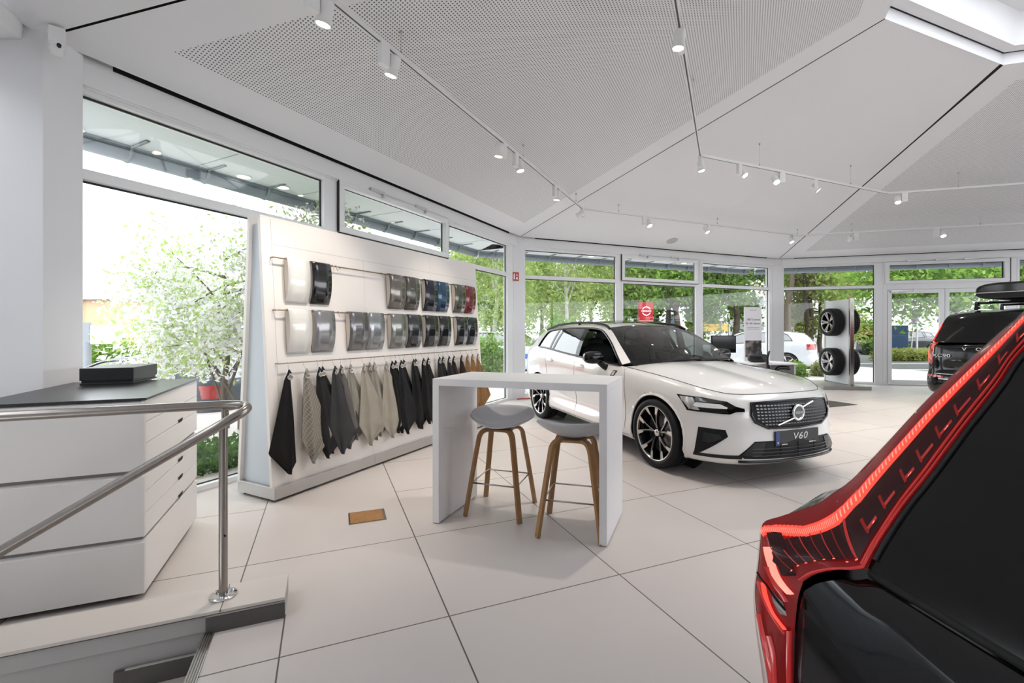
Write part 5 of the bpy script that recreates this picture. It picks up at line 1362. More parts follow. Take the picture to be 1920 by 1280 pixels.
m = MB(); gridL(m, rows); m.build('tailgate', BLACKP, fg)
bt = rows[-1]
m = MB(); gridL(m, [[p+FRe*o-Vector((0, 0, z)) for p in bt] for o, z in ((0, .0), (.03, .02), (.035, .15), (.02, .30), (-.05, .36))]); m.build('rear_bumper', BLACKP, fg)
tl_, tr_ = c_out[0], mir(c_out[0])
m = MB(); gridL(m, [[(tl_+FF*a-FRt*(.02 if a else 0)).lerp(mir(tl_)+FF*a+FRt*(.02 if a else 0), q)+Vector((0, 0, .10*sin(pi*q)**.6)) for q in np.linspace(0, 1, 21)] for a in (-.06, 0, .3, 1., 1.8, 2.6)]); m.build('roof', BLACKP, fg)
m = MB(); e0 = P[0]; gridL(m, [[p for p in e0], [p+FF*.05+Vector((0, 0, .07)) for p in e0]]); m.build('spoiler', BLACKP, fg)
for s_ in (1, -1):
    Mw = Matrix.Translation((-.98, s_*.80, .37)) @ Matrix.Rotation(R(-90*s_), 4, 'X'); m = MB()
    m.lathe([(.26, -.12), (.34, -.12), (.37, -.09), (.37, .09), (.34, .12), (.26, .11)], 40, 0, Mw); wl = m.build('wheel', TYRE, fg)
    m = MB(); m.lathe([(0, .06), (.1, .07), (.24, .09), (.265, .10)], 32, 0, Mw); m.build('rim', RIMS, wl)

# ------------------------------------------------------------------ ceiling lights on hung tracks
def plane_h(o_, rz, top):
    n = (sin(R(rz)), -cos(R(rz))); f = off(o_, rz, .10); d = lambda x, y: (x-f[0])*n[0]+(y-f[1])*n[1]
    k = (HT-HC)/d(*top); return lambda x, y: HC+k*d(x, y)
CP = [plane_h(O1, RZ1, SA), plane_h(C12, RZ2, SA), plane_h(C23, RZ3, SB)]
def ceil_z(x, y): return min(f(x, y) for f in CP)
TRM = mat('track_white', (.82, .82, .82), .4)
def track(name, label, pts, z, wires):
    t = empty(name, (pts[1][0], pts[1][1], z), 0, label, 'light track'); L = [Vector((p[0]-pts[1][0], p[1]-pts[1][1], 0)) for p in pts]
    m = MB()
    for i in range(len(L)-1):
        a, b_ = L[i], L[i+1]; d = (b_-a).normalized(); s_ = Vector((-d.y, d.x, 0))*.0175; e_ = d*.006 if i < len(L)-2 else d*0
        m.hexa([a-s_, b_+e_-s_, b_+e_+s_, a+s_]+[p+Vector((0, 0, .034)) for p in (a-s_, b_+e_-s_, b_+e_+s_, a+s_)])
        g = s_*.42; h = Vector((0, 0, -.0012)); m.add([a-g+h, b_-g+h, b_+g+h, a+g+h], [(0, 1, 2, 3)], 1)
    m.build('track_profile', [TRM, mat('track_slot', (.09, .09, .09), .6)], t)
    for (x, y) in wires:
        lx, ly = x-pts[1][0], y-pts[1][1]; zc = ceil_z(x, y)-z
        m = MB(); m.tube([(lx, ly, .03), (lx, ly, zc)], .0016, 6); m.lathe([(0, .0), (.008, 0), (.008, .03), (0, .045)], 10, 0, Matrix.Translation((lx, ly, .034))); m.lathe([(.012, 0), (.012, -.02), (.004, -.035)], 10, 0, Matrix.Translation((lx, ly, zc))); m.build('suspension_wire', STEEL, t)
    return t
ZA, ZB = 3.62, 4.05
A1, A2 = (1.30, 8.36), (6.78, 10.72)
d1 = (sin(R(25.5)), cos(R(25.5))); A0 = (A1[0]-7.2*d1[0], A1[1]-7.2*d1[1]); d3 = (cos(R(RZ3)), sin(R(RZ3))); A3 = (A2[0]+5.5*d3[0], A2[1]+5.5*d3[1])
Bq1, Bq2 = (2.87, 6.94), (7.34, 8.87); dB = (sin(R(25.4)), cos(R(25.4))); B0 = (Bq1[0]-4.6*dB[0], Bq1[1]-4.6*dB[1]); B3_ = (Bq2[0]+4.5*d3[0], Bq2[1]+4.5*d3[1])
def onseg(a, b_, px):
    r = (px-960)/853.333; dx, dy = b_[0]-a[0], b_[1]-a[1]; t = (r*a[1]-a[0])/(dx-r*dy); return (a[0]+dx*t, a[1]+dy*t)
trA = track('light_track', 'white light track hung along the glass walls, lower and longer one', [A0, A1, A2, A3], ZA, [onseg(A0, A1, x) for x in (752, 981, 1080)]+[onseg(A1, A2, x) for x in (1160, 1345, 1495)]+[onseg(A2, A3, x) for x in (1597, 1838)])
trB = track('light_track', 'white light track hung nearer the skylight, higher and shorter one', [B0, Bq1, Bq2, B3_], ZB, [onseg(B0, Bq1, 1300)]+[onseg(Bq1, Bq2, x) for x in (1424, 1595)]+[onseg(Bq2, B3_, 1797)])
def spot(x, y, z, ang, tilt, side, label, on=True, watts=88.):
    """driver box hanging from the track with a cylinder head beside it; ang = heading of the head, tilt from straight down"""
    t = empty('track_spotlight', (x, y, z), ang, label, 'spotlight', 'spotlights on the ceiling tracks')
    m = MB(); m.box((-.026, -.045, -.165), (.026, .045, -.001)); m.build('driver_box', TRM, t, bevel=.004)
    hy = .105*side
    m = MB(); m.tube([(0, .045*side, -.10), (0, hy-.02*side, -.10)], .012, 10); m.build('pivot', TRM, t)
    Mh = Matrix.Translation((0, hy, -.115)) @ Matrix.Rotation(R(tilt), 4, 'Y') @ Matrix.Rotation(R(180), 4, 'X')
    m = MB(); m.lathe([(0, -.075), (.048, -.075), (.051, -.07), (.051, .075), (.046, .075), (.044, .066)], 28, 0, Mh); hd = m.build('lamp_head', TRM, t)
    m = MB(); m.lathe([(0, .066), (.045, .066)], 24, 0, Mh); m.build('lens', LAMP_ON if on else LAMP_OFF, hd)
    if on:
        ld = bpy.data.lights.new('lamp', 'SPOT'); ld.energy = watts; ld.color = (1., .91, .80); ld.spot_size = R(75); ld.spot_blend = .7; ld.shadow_soft_size = .04
        lo = bpy.data.objects.new('lamp', ld); COL.objects.link(lo); lo.parent = t
        lo.matrix_local = Mh @ Matrix.Translation((0, 0, .085)) @ Matrix.Rotation(R(180), 4, 'X')
    return t
W1, W2, W3 = RZ1-90, RZ2-90, RZ3-90
SPA = [(584, 0, 'spotlight over the sample wall cut by the top picture edge, first on the lower track', 1, 14, W1), (719, 0, 'spotlight with large driver box, second on the lower track above the sample wall', 1, 18, W1), (944, 0, 'spotlight third on the lower track, beside a hanging wire', -1, 8, W1), (967, 0, 'spotlight fourth on the lower track, just past the wire', 1, -12, W1), (1040, 0, 'spotlight fifth on the lower track before its corner', 1, 8, W1), (1092, 0, 'unlit spotlight turned away at the lower track corner above the column', -1, 62, W1),
       (1208, 1, 'spotlight first after the lower track corner, above the estate car', 1, -30, W2), (1328, 1, 'spotlight above the ceiling loudspeaker, second after the lower track corner', -1, -28, W2+20), (1488, 1, 'spotlight at the far bend of the lower track', -1, -30, W2), (1605, 2, 'unlit spotlight on the lower track before the entrance', -1, 50, W3), (1756, 2, 'spotlight on the lower track above the entrance door', 1, -34, W3)]
SEG = {0: (A0, A1), 1: (A1, A2), 2: (A2, A3)}
for px, sg, lb, sd, ti, an in SPA:
    p = onseg(*SEG[sg], px); spot(p[0], p[1], ZA, an, ti, sd, lb, 'unlit' not in lb, 58. if sg == 0 else 88.)
SPB = [(1276, 0, 'spotlight on the upper track near the top picture edge', -1, 6, W1), (1313, 0, 'spotlight at the near corner of the upper track', 1, -10, W1), (1386, 1, 'spotlight first after the upper track corner', 1, -38, W2+15), (1466, 1, 'spotlight second after the upper track corner', -1, -38, W2-25), (1530, 1, 'spotlight third after the upper track corner, tilted to the entrance', 1, -40, W2+40), (1696, 2, 'spotlight just past the far bend of the upper track', -1, -30, W3-10)]
SEGB = {0: (B0, Bq1), 1: (Bq1, Bq2), 2: (Bq2, B3_)}
for px, sg, lb, sd, ti, an in SPB:
    p = onseg(*SEGB[sg], px); spot(p[0], p[1], ZB, an, ti, sd, lb)
# round loudspeaker in the plain facet
fz = CP[1]; r0 = ((1260-960)/853.333, (619-451)/853.333)
n2 = (sin(R(RZ2)), -cos(R(RZ2))); lo_, hi_ = 3., 12.
for _ in range(50):
    md_ = (lo_+hi_)/2; (lo_, hi_) = (md_, hi_) if fz(r0[0]*md_, md_) > 1.4+r0[1]*md_ else (lo_, md_)
sx_, sy_ = r0[0]*lo_, lo_; sl = math.atan((HT-HC)/((SA[0]-off(C12, RZ2, .1)[0])*n2[0]+(SA[1]-off(C12, RZ2, .1)[1])*n2[1]))
t = empty('ceiling_loudspeaker', (sx_, sy_, fz(sx_, sy_)), RZ2, 'round grey loudspeaker grille set in the plain ceiling above the estate car', 'loudspeaker')
m = MB(); Ms = Matrix.Rotation(-sl, 4, 'X') @ Matrix.Translation((0, 0, -.004)); m.lathe([(.115, .004), (.115, -.004), (.105, -.008), (0, -.009)], 36, 0, Ms); m.build('grille', mat('speaker_grille', (.45, .45, .45), .6, var=.2, scale=300), t)
m = MB(); m.lathe([(.115, .005), (.128, .004), (.128, -.004), (.115, -.009)], 36, 0, Ms); m.build('rim', mat('speaker_rim', (.6, .6, .6), .5), t)

# ------------------------------------------------------------------ wheel display by the right wall
ws = empty('wheel_display', (8.155, 11.36, 0), -4.5, 'white steel-edged display panel on a metal base carrying four car wheels', 'display stand')
m = MB(); m.box((-.035, -.45, .10), (.035, .49, 2.15)); m.build('panel', mat('wheel_panel_white', (.74, .75, .77), .4), ws, bevel=.003)
m = MB(); m.box((-.045, -.50, .08), (.045, -.45, 2.17)); m.build('edge_post', STEEL, ws, bevel=.003)
m = MB(); m.box((-.045, .49, .08), (.045, .53, 2.17)); m.build('edge_post', STEEL, ws, bevel=.003)
m = MB(); m.hexa([(-.78, -.72, 0), (.30, -.72, 0), (.30, .60, 0), (-.66, .60, 0), (-.78, -.72, .085), (.30, -.72, .085), (.30, .60, .085), (-.66, .60, .085)]); m.build('base', mat('base_metal', (.46, .44, .42), .35, metal=.85, var=.05), ws, bevel=.003)
def alloy(loc, face, label, five, rimc):
    t = empty('car_wheel', loc, -4.5, label, 'wheel', 'wheels on the display panel'); wr, wd = .345, .12
    Mw = Matrix.Rotation(R(90*face), 4, 'Y'); rr = wr*.72
    m = MB(); m.lathe([(rr, -wd), (wr*.92, -wd), (wr*.985, -wd*.85), (wr, -wd*.6), (wr, -.03), (wr*.985, -.026), (wr*.985, -.02), (wr, -.016), (wr, .016), (wr*.985, .02), (wr*.985, .026), (wr, .03), (wr, wd*.6), (wr*.985, wd*.85), (wr*.92, wd), (wr*.82, wd*1.0), (rr, wd*.92)], 56, 0, Mw); m.build('tyre', TYRE, t)
    m = MB(); m.lathe([(rr, -wd), (rr*.93, 0), (rr*.95, wd*.8), (rr, wd*.92)], 48, 0, Mw); m.lathe([(0, -.03), (rr*.94, -.04)], 40, 1, Mw); m.lathe([(rr*.95, wd*.86), (rr*1.0, wd*.95), (rr*1.005, wd*.9)], 48, 2, Mw); m.build('rim', [rimc, RIMB, RIMS], t)
    m1, m2 = MB(), MB(); N = 5
    for k in range(N):
        a = 2*pi*k/N+.3
        for sg in (-1, 1):
            L, L2_ = [], []
            for r, h, o_ in ((rr*.16, wd*.5, .12), (rr*.45, wd*.62, .10), (rr*.75, wd*.72, .14), (rr*.955, wd*.84, .17)):
                hw = (.022+.012*r/rr)/r*.8; f = lambda da, hh: tuple(Mw @ Vector((r*cos(a+sg*o_+da), r*sin(a+sg*o_+da), hh)))
                L.append([f(-hw, h-.035), f(-hw, h), f(hw, h), f(hw, h-.035)]); L2_.append([f(-hw*.8, h+.0015), f(hw*.8, h+.0015)])
            m1.grid(L, 0, False); m2.grid(L2_, 0, False)
    m1.build('spokes', rimc, t); m2.build('spoke_faces', RIMS, t)
    m = MB(); m.lathe([(0, wd*.58), (rr*.14, wd*.56), (rr*.17, wd*.4)], 20, 0, Mw); m.build('hub_cap', rimc, t)
    return t
rs_ = mat('rim_silver', (.50, .50, .51), .28, metal=.9)
alloy((7.965, 11.345, 1.60), -1, 'black and silver alloy wheel high on the left face of the wheel display', 5, RIMB)
alloy((7.965, 11.345, .62), -1, 'silver alloy wheel low on the left face of the wheel display', 5, rs_)
alloy((8.34, 11.345, 1.60), 1, 'dark tyre high on the hidden right face of the wheel display', 5, RIMB)
alloy((8.34, 11.345, .62), 1, 'dark tyre low on the hidden right face of the wheel display', 5, rs_)
# dark floor mat behind the car
mt = empty('floor_mat', (6.5, 8.56, 0), TR, 'dark floor mat lying beyond the nose of the estate car', 'mat')
m = MB(); m.box((-1.6, 0, 0), (0, .62, .006)); m.build('mat_surface', mat('mat_dark', (.06, .055, .05), .9, var=.2, scale=80), mt)

# ------------------------------------------------------------------ desk corner behind the car
po = empty('poster_stand', (5.42, 10.25, 0), 12, 'tall white poster stand with dark photo, between the screen and the window', 'poster stand')
m = MB(); m.box((-.215, -.02, .03), (.215, .02, 1.92)); m.build('board', mat('poster_white', (.76, .75, .78), .5), po, bevel=.003)
m = MB(); m.box((-.25, -.16, 0), (.25, .16, .03)); m.build('foot_plate', STEEL, po)
pim = bpy.data.materials.new('poster_photo'); pim.use_nodes = True; nt = pim.node_tree; b = nt.nodes['Principled BSDF']
n1 = nt.nodes.new('ShaderNodeTexNoise'); n1.inputs['Scale'].default_value = 7; n1.inputs['Detail'].default_value = 6; r1 = nt.nodes.new('ShaderNodeValToRGB')
tc = nt.nodes.new('ShaderNodeTexCoord'); nt.links.new(tc.outputs['Object'], n1.inputs['Vector']); nt.links.new(n1.outputs['Fac'], r1.inputs[0]); nt.links.new(r1.outputs[0], b.inputs['Base Color'])
r1.color_ramp.elements[0].position = .42; r1.color_ramp.elements[0].color = (.02, .018, .016, 1); r1.color_ramp.elements[1].position = .72; r1.color_ramp.elements[1].color = (.30, .28, .26, 1)
m = MB(); m.box((-.205, -.023, .80), (.21, -.02, 1.17)); m.build('printed_photo', pim, po)
FRN = Matrix.Rotation(R(90), 4, 'X')
m = MB(); tk = mat('poster_ink', (.03, .03, .035), .6)
m.text('V O L V O', .035, .001, 0, Matrix.Translation((0, -.0215, 1.85)) @ FRN); m.text('100 % bereit', .068, .001, 0, Matrix.Translation((0, -.0215, 1.64)) @ FRN); m.text('für die Saison.', .068, .001, 0, Matrix.Translation((0, -.0215, 1.555)) @ FRN)
for k in range(2): m.box((-.16, -.0215, 1.46-.035*k), (.16, -.0205, 1.468-.035*k))
m.build('poster_text', tk, po)
dk = empty('desk', (5.55, 9.35, 0), 10, 'white office desk behind the hood of the estate car', 'desk')
m = MB(); m.box((-.95, -.35, .72), (.06, .40, .75)); m.build('desktop', WHITE, dk, bevel=.003)
for x in (-.93, .01):
    m = MB(); m.box((x, -.3, 0), (x+.04, .35, .72)); m.build('leg', mat('desk_leg', (.5, .5, .52), .4, metal=.4), dk)
m = MB(); m.box((-.88, .33, .30), (.01, .35, .70)); m.build('modesty_panel', WHITE, dk)
mo = empty('computer_monitor', (4.32, 9.30, .75), 8, 'black computer monitor on the desk behind the windscreen of the estate car', 'monitor')
m = MB(); m.box((-.27, -.02, .19), (.27, .02, .545)); m.build('screen_housing', BLACKM, mo, bevel=.006)
m = MB(); m.box((-.255, -.023, .21), (.255, -.019, .53)); m.build('screen', BLACKG, mo)
m = MB(); m.box((-.04, .0, .03), (.04, .05, .30)); m.build('stand', BLACKM, mo)
m = MB(); m.lathe([(0, 0), (.13, 0), (.13, .012), (.05, .03), (0, .03)], 24); m.build('base', BLACKM, mo)
bg_ = empty('handbag', (5.0, 9.25, .75), 0, 'black leather bag standing on the desk beside the poster stand', 'bag')
m = MB(); m.ball((0, 0, .085), (.20, .08, .085), 20, 10, e=.55); m.build('bag_body', mat('black_leather', (.012, .012, .013), .4, bump=.2), bg_)
m = MB(); m.tube(catmull([(-.08, 0, .15), (-.07, 0, .22), (0, 0, .25), (.07, 0, .22), (.08, 0, .15)], 16), .008, 8); m.build('handle', mat('black_leather', (.012, .012, .013), .4), bg_)
ch = empty('office_chair', (5.20, 8.75, 0), 150, 'black office chair with mesh back at the end of the desk', 'chair')
m = MB(); m.ball((0, 0, .47), (.24, .24, .05), 20, 8, e=.7); m.build('seat', BLACKM, ch)
m = MB(); m.grid([[(.22+.05*sin(pi*v), u*.22*(1-.12*v), .55+.42*v) for v in np.linspace(0, 1, 10)] for u in np.linspace(-1, 1, 12)]); m.build('backrest', mat('mesh_black', (.03, .03, .03), .8, var=.4, scale=300), ch, solid=.008)
m = MB(); m.tube(catmull([(.20, -.22, .56), (.25, -.215, .80), (.23, -.19, .95), (.22, 0, .985), (.23, .19, .95), (.25, .215, .80), (.20, .22, .56)], 40), .016, 8); m.build('back_frame', BLACKM, ch)
for s_ in (1, -1): m = MB(); m.tube(catmull([(.1, s_*.24, .48), (.12, s_*.30, .60), (.05, s_*.30, .68), (-.12, s_*.30, .68)], 20), .016, 8); m.build('armrest', BLACKM, ch)
m = MB(); m.tube([(0, 0, .08), (0, 0, .44)], .025, 10); m.build('column', STEEL, ch)
for k in range(5):
    a = 2*pi*k/5; m = MB(); m.tube([(0, 0, .11), (.27*cos(a), .27*sin(a), .07)], .018, 8); lg = m.build('leg', BLACKM, ch); m = MB(); m.ball((.27*cos(a), .27*sin(a), .03), (.03, .03, .03)); m.build('caster', BLACKM, lg)
# ------------------------------------------------------------------ outside: eaves, gutters, lamps under the eaves
soff = mat('soffit_panel', (.66, .72, .73), .5, var=.02); gut = mat('zinc_gutter', (.20, .24, .27), .45, metal=.35, var=.1)
NTR = [5]
def eave(o_, rz, L, x0, x1, nm, label, lamps, lname):
    NTR[0] += 1
    m = MB(); M = frame((*o_, 0), rz)
    m.box((x0, .25, 3.20), (x1, 1.25, 3.30), 0, M); m.box((x0, .25, 3.30), (x1, 1.15, 3.6), 0, M)
    x = x0+.6
    while x < x1: m.box((x, .25, 3.197), (x+.012, 1.2, 3.2005), 1, M); x += 1.25
    tag(m.build('trim_%d' % NTR[0], [soff, mat('soffit_joint', (.35, .38, .4), .6)]), kind='structure')
    g = empty('roof_gutter', (*o_, 0), rz, label, 'gutter')
    P = []
    for k in range(13):
        a = pi+pi*k/12; P.append([(x_, 1.22+.085*cos(a), 3.165+.10*sin(a)) for x_ in (x0, x1)])
    m = MB(); m.grid(P); m.box((x0, 1.12, 3.16), (x1, 1.135, 3.215)); m.build('gutter_channel', gut, g, solid=.006)
    x = x0+.35
    while x < x1:
        m = MB(); m.tube([(x, .82, 3.19), (x, 1.10, 3.185), (x, 1.13, 3.10), (x, 1.22, 3.055), (x, 1.31, 3.10), (x, 1.32, 3.17)], .013, 6, flat=(.5, 1.6)); m.build('gutter_bracket', gut, g); x += .72
    for x, y, lb in lamps:
        c = frame((*o_, 0), rz) @ Vector((x, y, 3.2)); t = empty('eave_downlight', tuple(c), rz, lb, 'downlight', 'downlights under the eaves')
        m = MB(); m.lathe([(.085, .003), (.085, -.012), (.07, -.014), (.068, 0)], 28); m.build('ring', FRAME, t)
        m = MB(); m.lathe([(.068, -.006), (0, -.006)], 24); m.build('lens', mat('eave_lamp_lens', (1, 1, 1), .3, emit=(1, .93, .82), es=5.), t)
eave(O1, RZ1, 7.2, -1.5, 7.55, 'l', 'grey zinc gutter along the eave outside the wall with the sample display', [(.42, .95, 'downlight under the eave beside the near column'), (2.05, 1.0, 'downlight under the eave over the left end of the sample display'), (2.52, .95, 'downlight under the eave near the top left window post'), (3.35, .95, 'downlight under the eave seen through the opening top window of the sample wall')], 'a')
eave(C12, RZ2, 7.68, -.45, 8.0, 'b', 'grey zinc gutter along the eave outside the wall behind the estate car', [(2.3, .8, 'downlight under the eave behind the estate car roof'), (5.2, .8, 'downlight under the eave outside the window beside the poster stand')], 'b')
eave(C23, RZ3, 7.6, -.3, 8.0, 'c', 'grey zinc gutter along the eave outside the entrance wall', [], 'c')

# ------------------------------------------------------------------ ground
gm_ = mat('outdoor_paving', (.115, .115, .115), .8, var=.22, scale=1.5, bump=.2, bscale=12)
inn = [(O1, -.45), ((-1.58, 6.16), -.40), (C12, -.12), (C23, -.12), (C34, -.12), (W4E, -.2), (W5E, -.2), (W6E, -.2), (W0E, -.2), ((-4.9, 1.8), -.45)]
cc = Vector((7.7, 1.2)); rows = []
for (p, z) in inn:
    q = Vector(p); d = (q-cc); row = [(q.x+d.x*.012, q.y+d.y*.012, z)]
    for k in (1.15, 1.5, 2.2, 4, 9): row.append((cc.x+d.x*k, cc.y+d.y*k, z+(-.12 if z < -.3 else 0)))
    rows.append(row)
m = MB(); m.grid(rows, 0, False, True); tag(m.build('ground', gm_), kind='structure')
GZ = -.12
lw_ = mat('road_paint', (.75, .74, .66), .7, var=.1)
for nm, y, x0, x1 in (('road_line', 20.6, 14.5, 27), ('road_line', 17.4, 14.2, 19.5)):
    m = MB(); m.box((x0, y, GZ), (x1, y+.16, GZ+.008)); tag(m.build(nm, lw_), kind='structure')

# ------------------------------------------------------------------ plants
bark = mat('bark', (.10, .075, .055), .9, var=.4, scale=9, bump=.5, bscale=30); birch = mat('birch_bark', (.50, .49, .46), .8, var=.45, scale=7)
L_light = leaf_mat('leaf_light', (0.222,0.326,0.081), (0.370,0.444,0.163), .5); L_mid = leaf_mat('leaf_mid', (0.096,0.222,0.030), (0.266,0.400,0.081), .45)
L_dark = leaf_mat('leaf_dark', (0.037,0.111,0.022), (0.126,0.252,0.052), .35); L_blos = leaf_mat('leaf_blossom', (.70, .70, .68), (.82, .82, .80), .45, (.40, .52, .18), .30)
L_yel = leaf_mat('leaf_yellow', (0.266,0.311,0.074), (0.414,0.444,0.163), .45); L_brn = leaf_mat('leaf_brownish', (0.252,0.266,0.104), (0.340,0.370,0.148), .45)
rng = np.random.default_rng(11)
def clear_of_wall(P):
    """keep outdoor leaves outside the glazing of the left wall"""
    P = np.asarray(P, float); n_ = np.array([-sin(R(RZ1)), cos(R(RZ1))]); d = (P[..., :2]-np.array(O1)) @ n_
    q = P.copy(); lack = np.maximum(0, .42-d)*(np.abs(P[..., 1]-6) < 3.6); q[..., 0] += n_[0]*lack; q[..., 1] += n_[1]*lack
    return q
def leaves_mesh(cent, rad, n, size, flat=1.):
    """n folded leaf quads scattered in clusters (cent[i], rad[i])"""
    cent = np.array(cent, float); rad = np.array(rad, float); idx = rng.integers(0, len(cent), n)
    d = rng.normal(size=(n, 3)); d /= np.linalg.norm(d, axis=1)[:, None]; r = rad[idx]*rng.random(n)**.45
    P = cent[idx]+d*r[:, None]*np.array([1, 1, flat])
    u = rng.normal(size=(n, 3)); u /= np.linalg.norm(u, axis=1)[:, None]; w_ = rng.normal(size=(n, 3)); v = np.cross(u, w_); v /= np.linalg.norm(v, axis=1)[:, None]
    s = size*(.6+.8*rng.random(n))[:, None]
    Q = np.stack([P-u*s, P-v*s*.45+np.cross(u, v)*s*.12, P+u*s, P+v*s*.45+np.cross(u, v)*s*.12], 1).reshape(-1, 3)
    F = np.arange(4*n).reshape(n, 4)
    return Q, F
def leaf_obj(name, cent, rad, n, size, mt, parent=None, flat=1.):
    Q, F = leaves_mesh(cent, rad, n, size, flat); o3 = np.array(parent.location)
    c4 = Q.reshape(-1, 4, 3); mv = clear_of_wall(c4.mean(1)+o3)-(c4.mean(1)+o3); Q = (c4+mv[:, None, :]).reshape(-1, 3); me = bpy.data.meshes.new(name); me.vertices.add(len(Q)); me.vertices.foreach_set('co', Q.ravel())
    me.loops.add(F.size); me.loops.foreach_set('vertex_index', F.ravel()); me.polygons.add(len(F)); me.polygons.foreach_set('loop_start', np.arange(0, F.size, 4)); me.polygons.foreach_set('loop_total', np.full(len(F), 4)); me.update(calc_edges=True); me.validate()
    me.materials.append(mt); o = bpy.data.objects.new(name, me); COL.objects.link(o)
    if parent: o.parent = parent
    return o
def tree(label, loc, h, crown, cz, tr, lm, n, size, bk=bark, seed=1, stems=1, lean=(0, 0), nb=16, droop=0., first=.35, cr=.55, group=None):
    rd = random.Random(seed); t = empty('tree', loc, 0, label, 'tree', group); rx, ry, rz_ = crown; m = MB(); cent, rad = [], []
    for s in range(stems):
        ox, oy = (rd.uniform(-.35, .35)*(stems > 1), rd.uniform(-.2, .2)*(stems > 1))
        top = Vector((lean[0]+ox*3, lean[1]+oy*2, h)); P = [Vector((ox*.4, oy*.4, -.05))+(top-Vector((ox*.4, oy*.4, 0)))*k/8+Vector((rd.uniform(-1, 1), rd.uniform(-1, 1), 0))*tr*.5*(0 < k < 8) for k in range(9)]
        m.tube(catmull([tuple(p) for p in P], 22), [tr*(1-.8*k/21) for k in range(22)], 9)
        for b in range(nb//stems):
            f = first+(1-first)*(b+.5)/(nb/stems); a = b*2.4+seed; st = P[0].lerp(P[-1], f)
            e = Vector((lean[0]+rx*cos(a)*rd.uniform(.5, .95), lean[1]+ry*sin(a)*rd.uniform(.5, .95), cz+rz_*rd.uniform(-.85, .85)))
            e = Vector(clear_of_wall(np.array(e)+np.array(loc))-np.array(loc))
            md = st.lerp(e, .5)+Vector((0, 0, .12*rz_)); m.tube(catmull([tuple(st), tuple(md), tuple(e)], 10), [tr*.38*(1-.85*k/9) for k in range(10)], 6)
            cent += [tuple(e), tuple(md.lerp(e, .5))]; rad += [rx*cr*rd.uniform(.5, .9), rx*cr*.55]
            if droop:
                for q in (.3, .6, .9): cent.append((e.x, e.y, e.z-droop*q)); rad.append(rx*cr*.42)
    m.build('trunk', bk, t); leaf_obj('crown', cent, rad, n, size, lm, t); return t
def bush(name, label, cat, lo, hi, n, size, lm, group=None, dome=True):
    lo, hi = Vector(lo), Vector(hi); c = (lo+hi)/2; t = empty(name, (c.x, c.y, lo.z), 0, label, cat, group); d = hi-lo
    cent, rad = [], []; r = min(d.x, d.y, d.z)*.42
    k = max(6, int(d.x*d.y*d.z/(r**3)*1.2)); k = min(k, 260)
    for _ in range(k):
        u, v, w_ = rng.uniform(-1, 1), rng.uniform(-1, 1), rng.uniform(0, 1)
        if dome and u*u+v*v+w_*w_*.8 > 1.15: continue
        cent.append((u*(d.x/2-r), v*(d.y/2-r), r*.6+w_*(d.z-1.5*r))); rad.append(r*1.1)
    leaf_obj('foliage', cent, rad, n, size, lm, t)
    m = MB()
    for q in range(4): m.tube([(cent[q % len(cent)][0]*.3, cent[q % len(cent)][1]*.3, -.03), cent[q % len(cent)]], .02, 6)
    m.build('stem', bark, t)
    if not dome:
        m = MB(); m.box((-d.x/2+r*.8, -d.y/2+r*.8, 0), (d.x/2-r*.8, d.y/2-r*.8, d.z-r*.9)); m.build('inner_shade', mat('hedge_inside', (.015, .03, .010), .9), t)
    return t
tree('white blossoming tree outside the window between near column and sample display', (-4.0, 6.5, -.5), 3.1, (1.85, 1.45, 1.45), 2.15, .06, L_blos, 34000, .034, seed=3, nb=30, stems=3, first=.2, cr=.40, lean=(.35, .1))
tree('light green weeping birch outside the last window before the white column', (-.6, 16.5, GZ), 6.5, (1.7, 1.5, 1.8), 4.6, .10, L_light, 9000, .075, birch, 5, nb=16, droop=2.4)
tree('pale birch with white trunk left of the red sign', (2.65, 20.5, GZ), 7.5, (2.4, 2.0, 2.2), 4.9, .11, L_light, 13000, .085, birch, 7, nb=20, droop=2.0, lean=(-.4, 0))
tree('small bright green tree low beside the birch', (1.9, 16.2, GZ), 1.9, (.95, .8, .75), 1.35, .05, L_mid, 5000, .07, seed=9, nb=12, first=.2)
tree('dark branching tree standing beside the red sign', (5.75, 24.0, GZ), 6.2, (2.2, 1.6, 1.9), 5.0, .15, L_yel, 6000, .09, seed=4, stems=3, nb=15, lean=(.2, 0))
tree('broad green maple with curved trunk behind the red sign', (9.2, 24.0, GZ), 6.6, (3.2, 2.2, 2.3), 4.6, .20, L_mid, 16000, .11, seed=12, nb=20, lean=(-1.5, 0))
tree('dense green tree behind the poster stand', (12.3, 25.0, GZ), 7.5, (2.8, 2.2, 2.9), 4.4, .2, L_mid, 17000, .12, seed=21, nb=22)
tree('dark green tree behind the estate car mirror', (9.9, 29.0, GZ), 8, (3.2, 2.5, 3.2), 4.6, .2, L_dark, 14000, .14, seed=22, nb=22)
tree('thick bare-trunked tree behind the white parked car', (13.35, 22.0, GZ), 7.6, (2.9, 1.8, 1.4), 6.0, .19, L_brn, 6000, .085, seed=31, nb=12, lean=(.2, 0), first=.55)
tree('forked multi-trunk tree between wheel display and white parked car', (17.0, 26.0, GZ), 7.2, (2.8, 2.0, 2.0), 5.4, .17, L_yel, 9000, .10, seed=33, stems=3, nb=15, first=.5)
tree('light green tree beyond the wheel display', (18.3, 27.0, GZ), 6.0, (2.4, 2.0, 2.4), 3.6, .15, L_yel, 10000, .12, seed=35, nb=18)
tree('leafy tree spreading its branches above the entrance', (19.2, 19.5, GZ), 6.2, (4.2, 2.4, 1.25), 4.15, .20, L_mid, 15000, .105, seed=41, nb=20, lean=(-1.2, -1.))
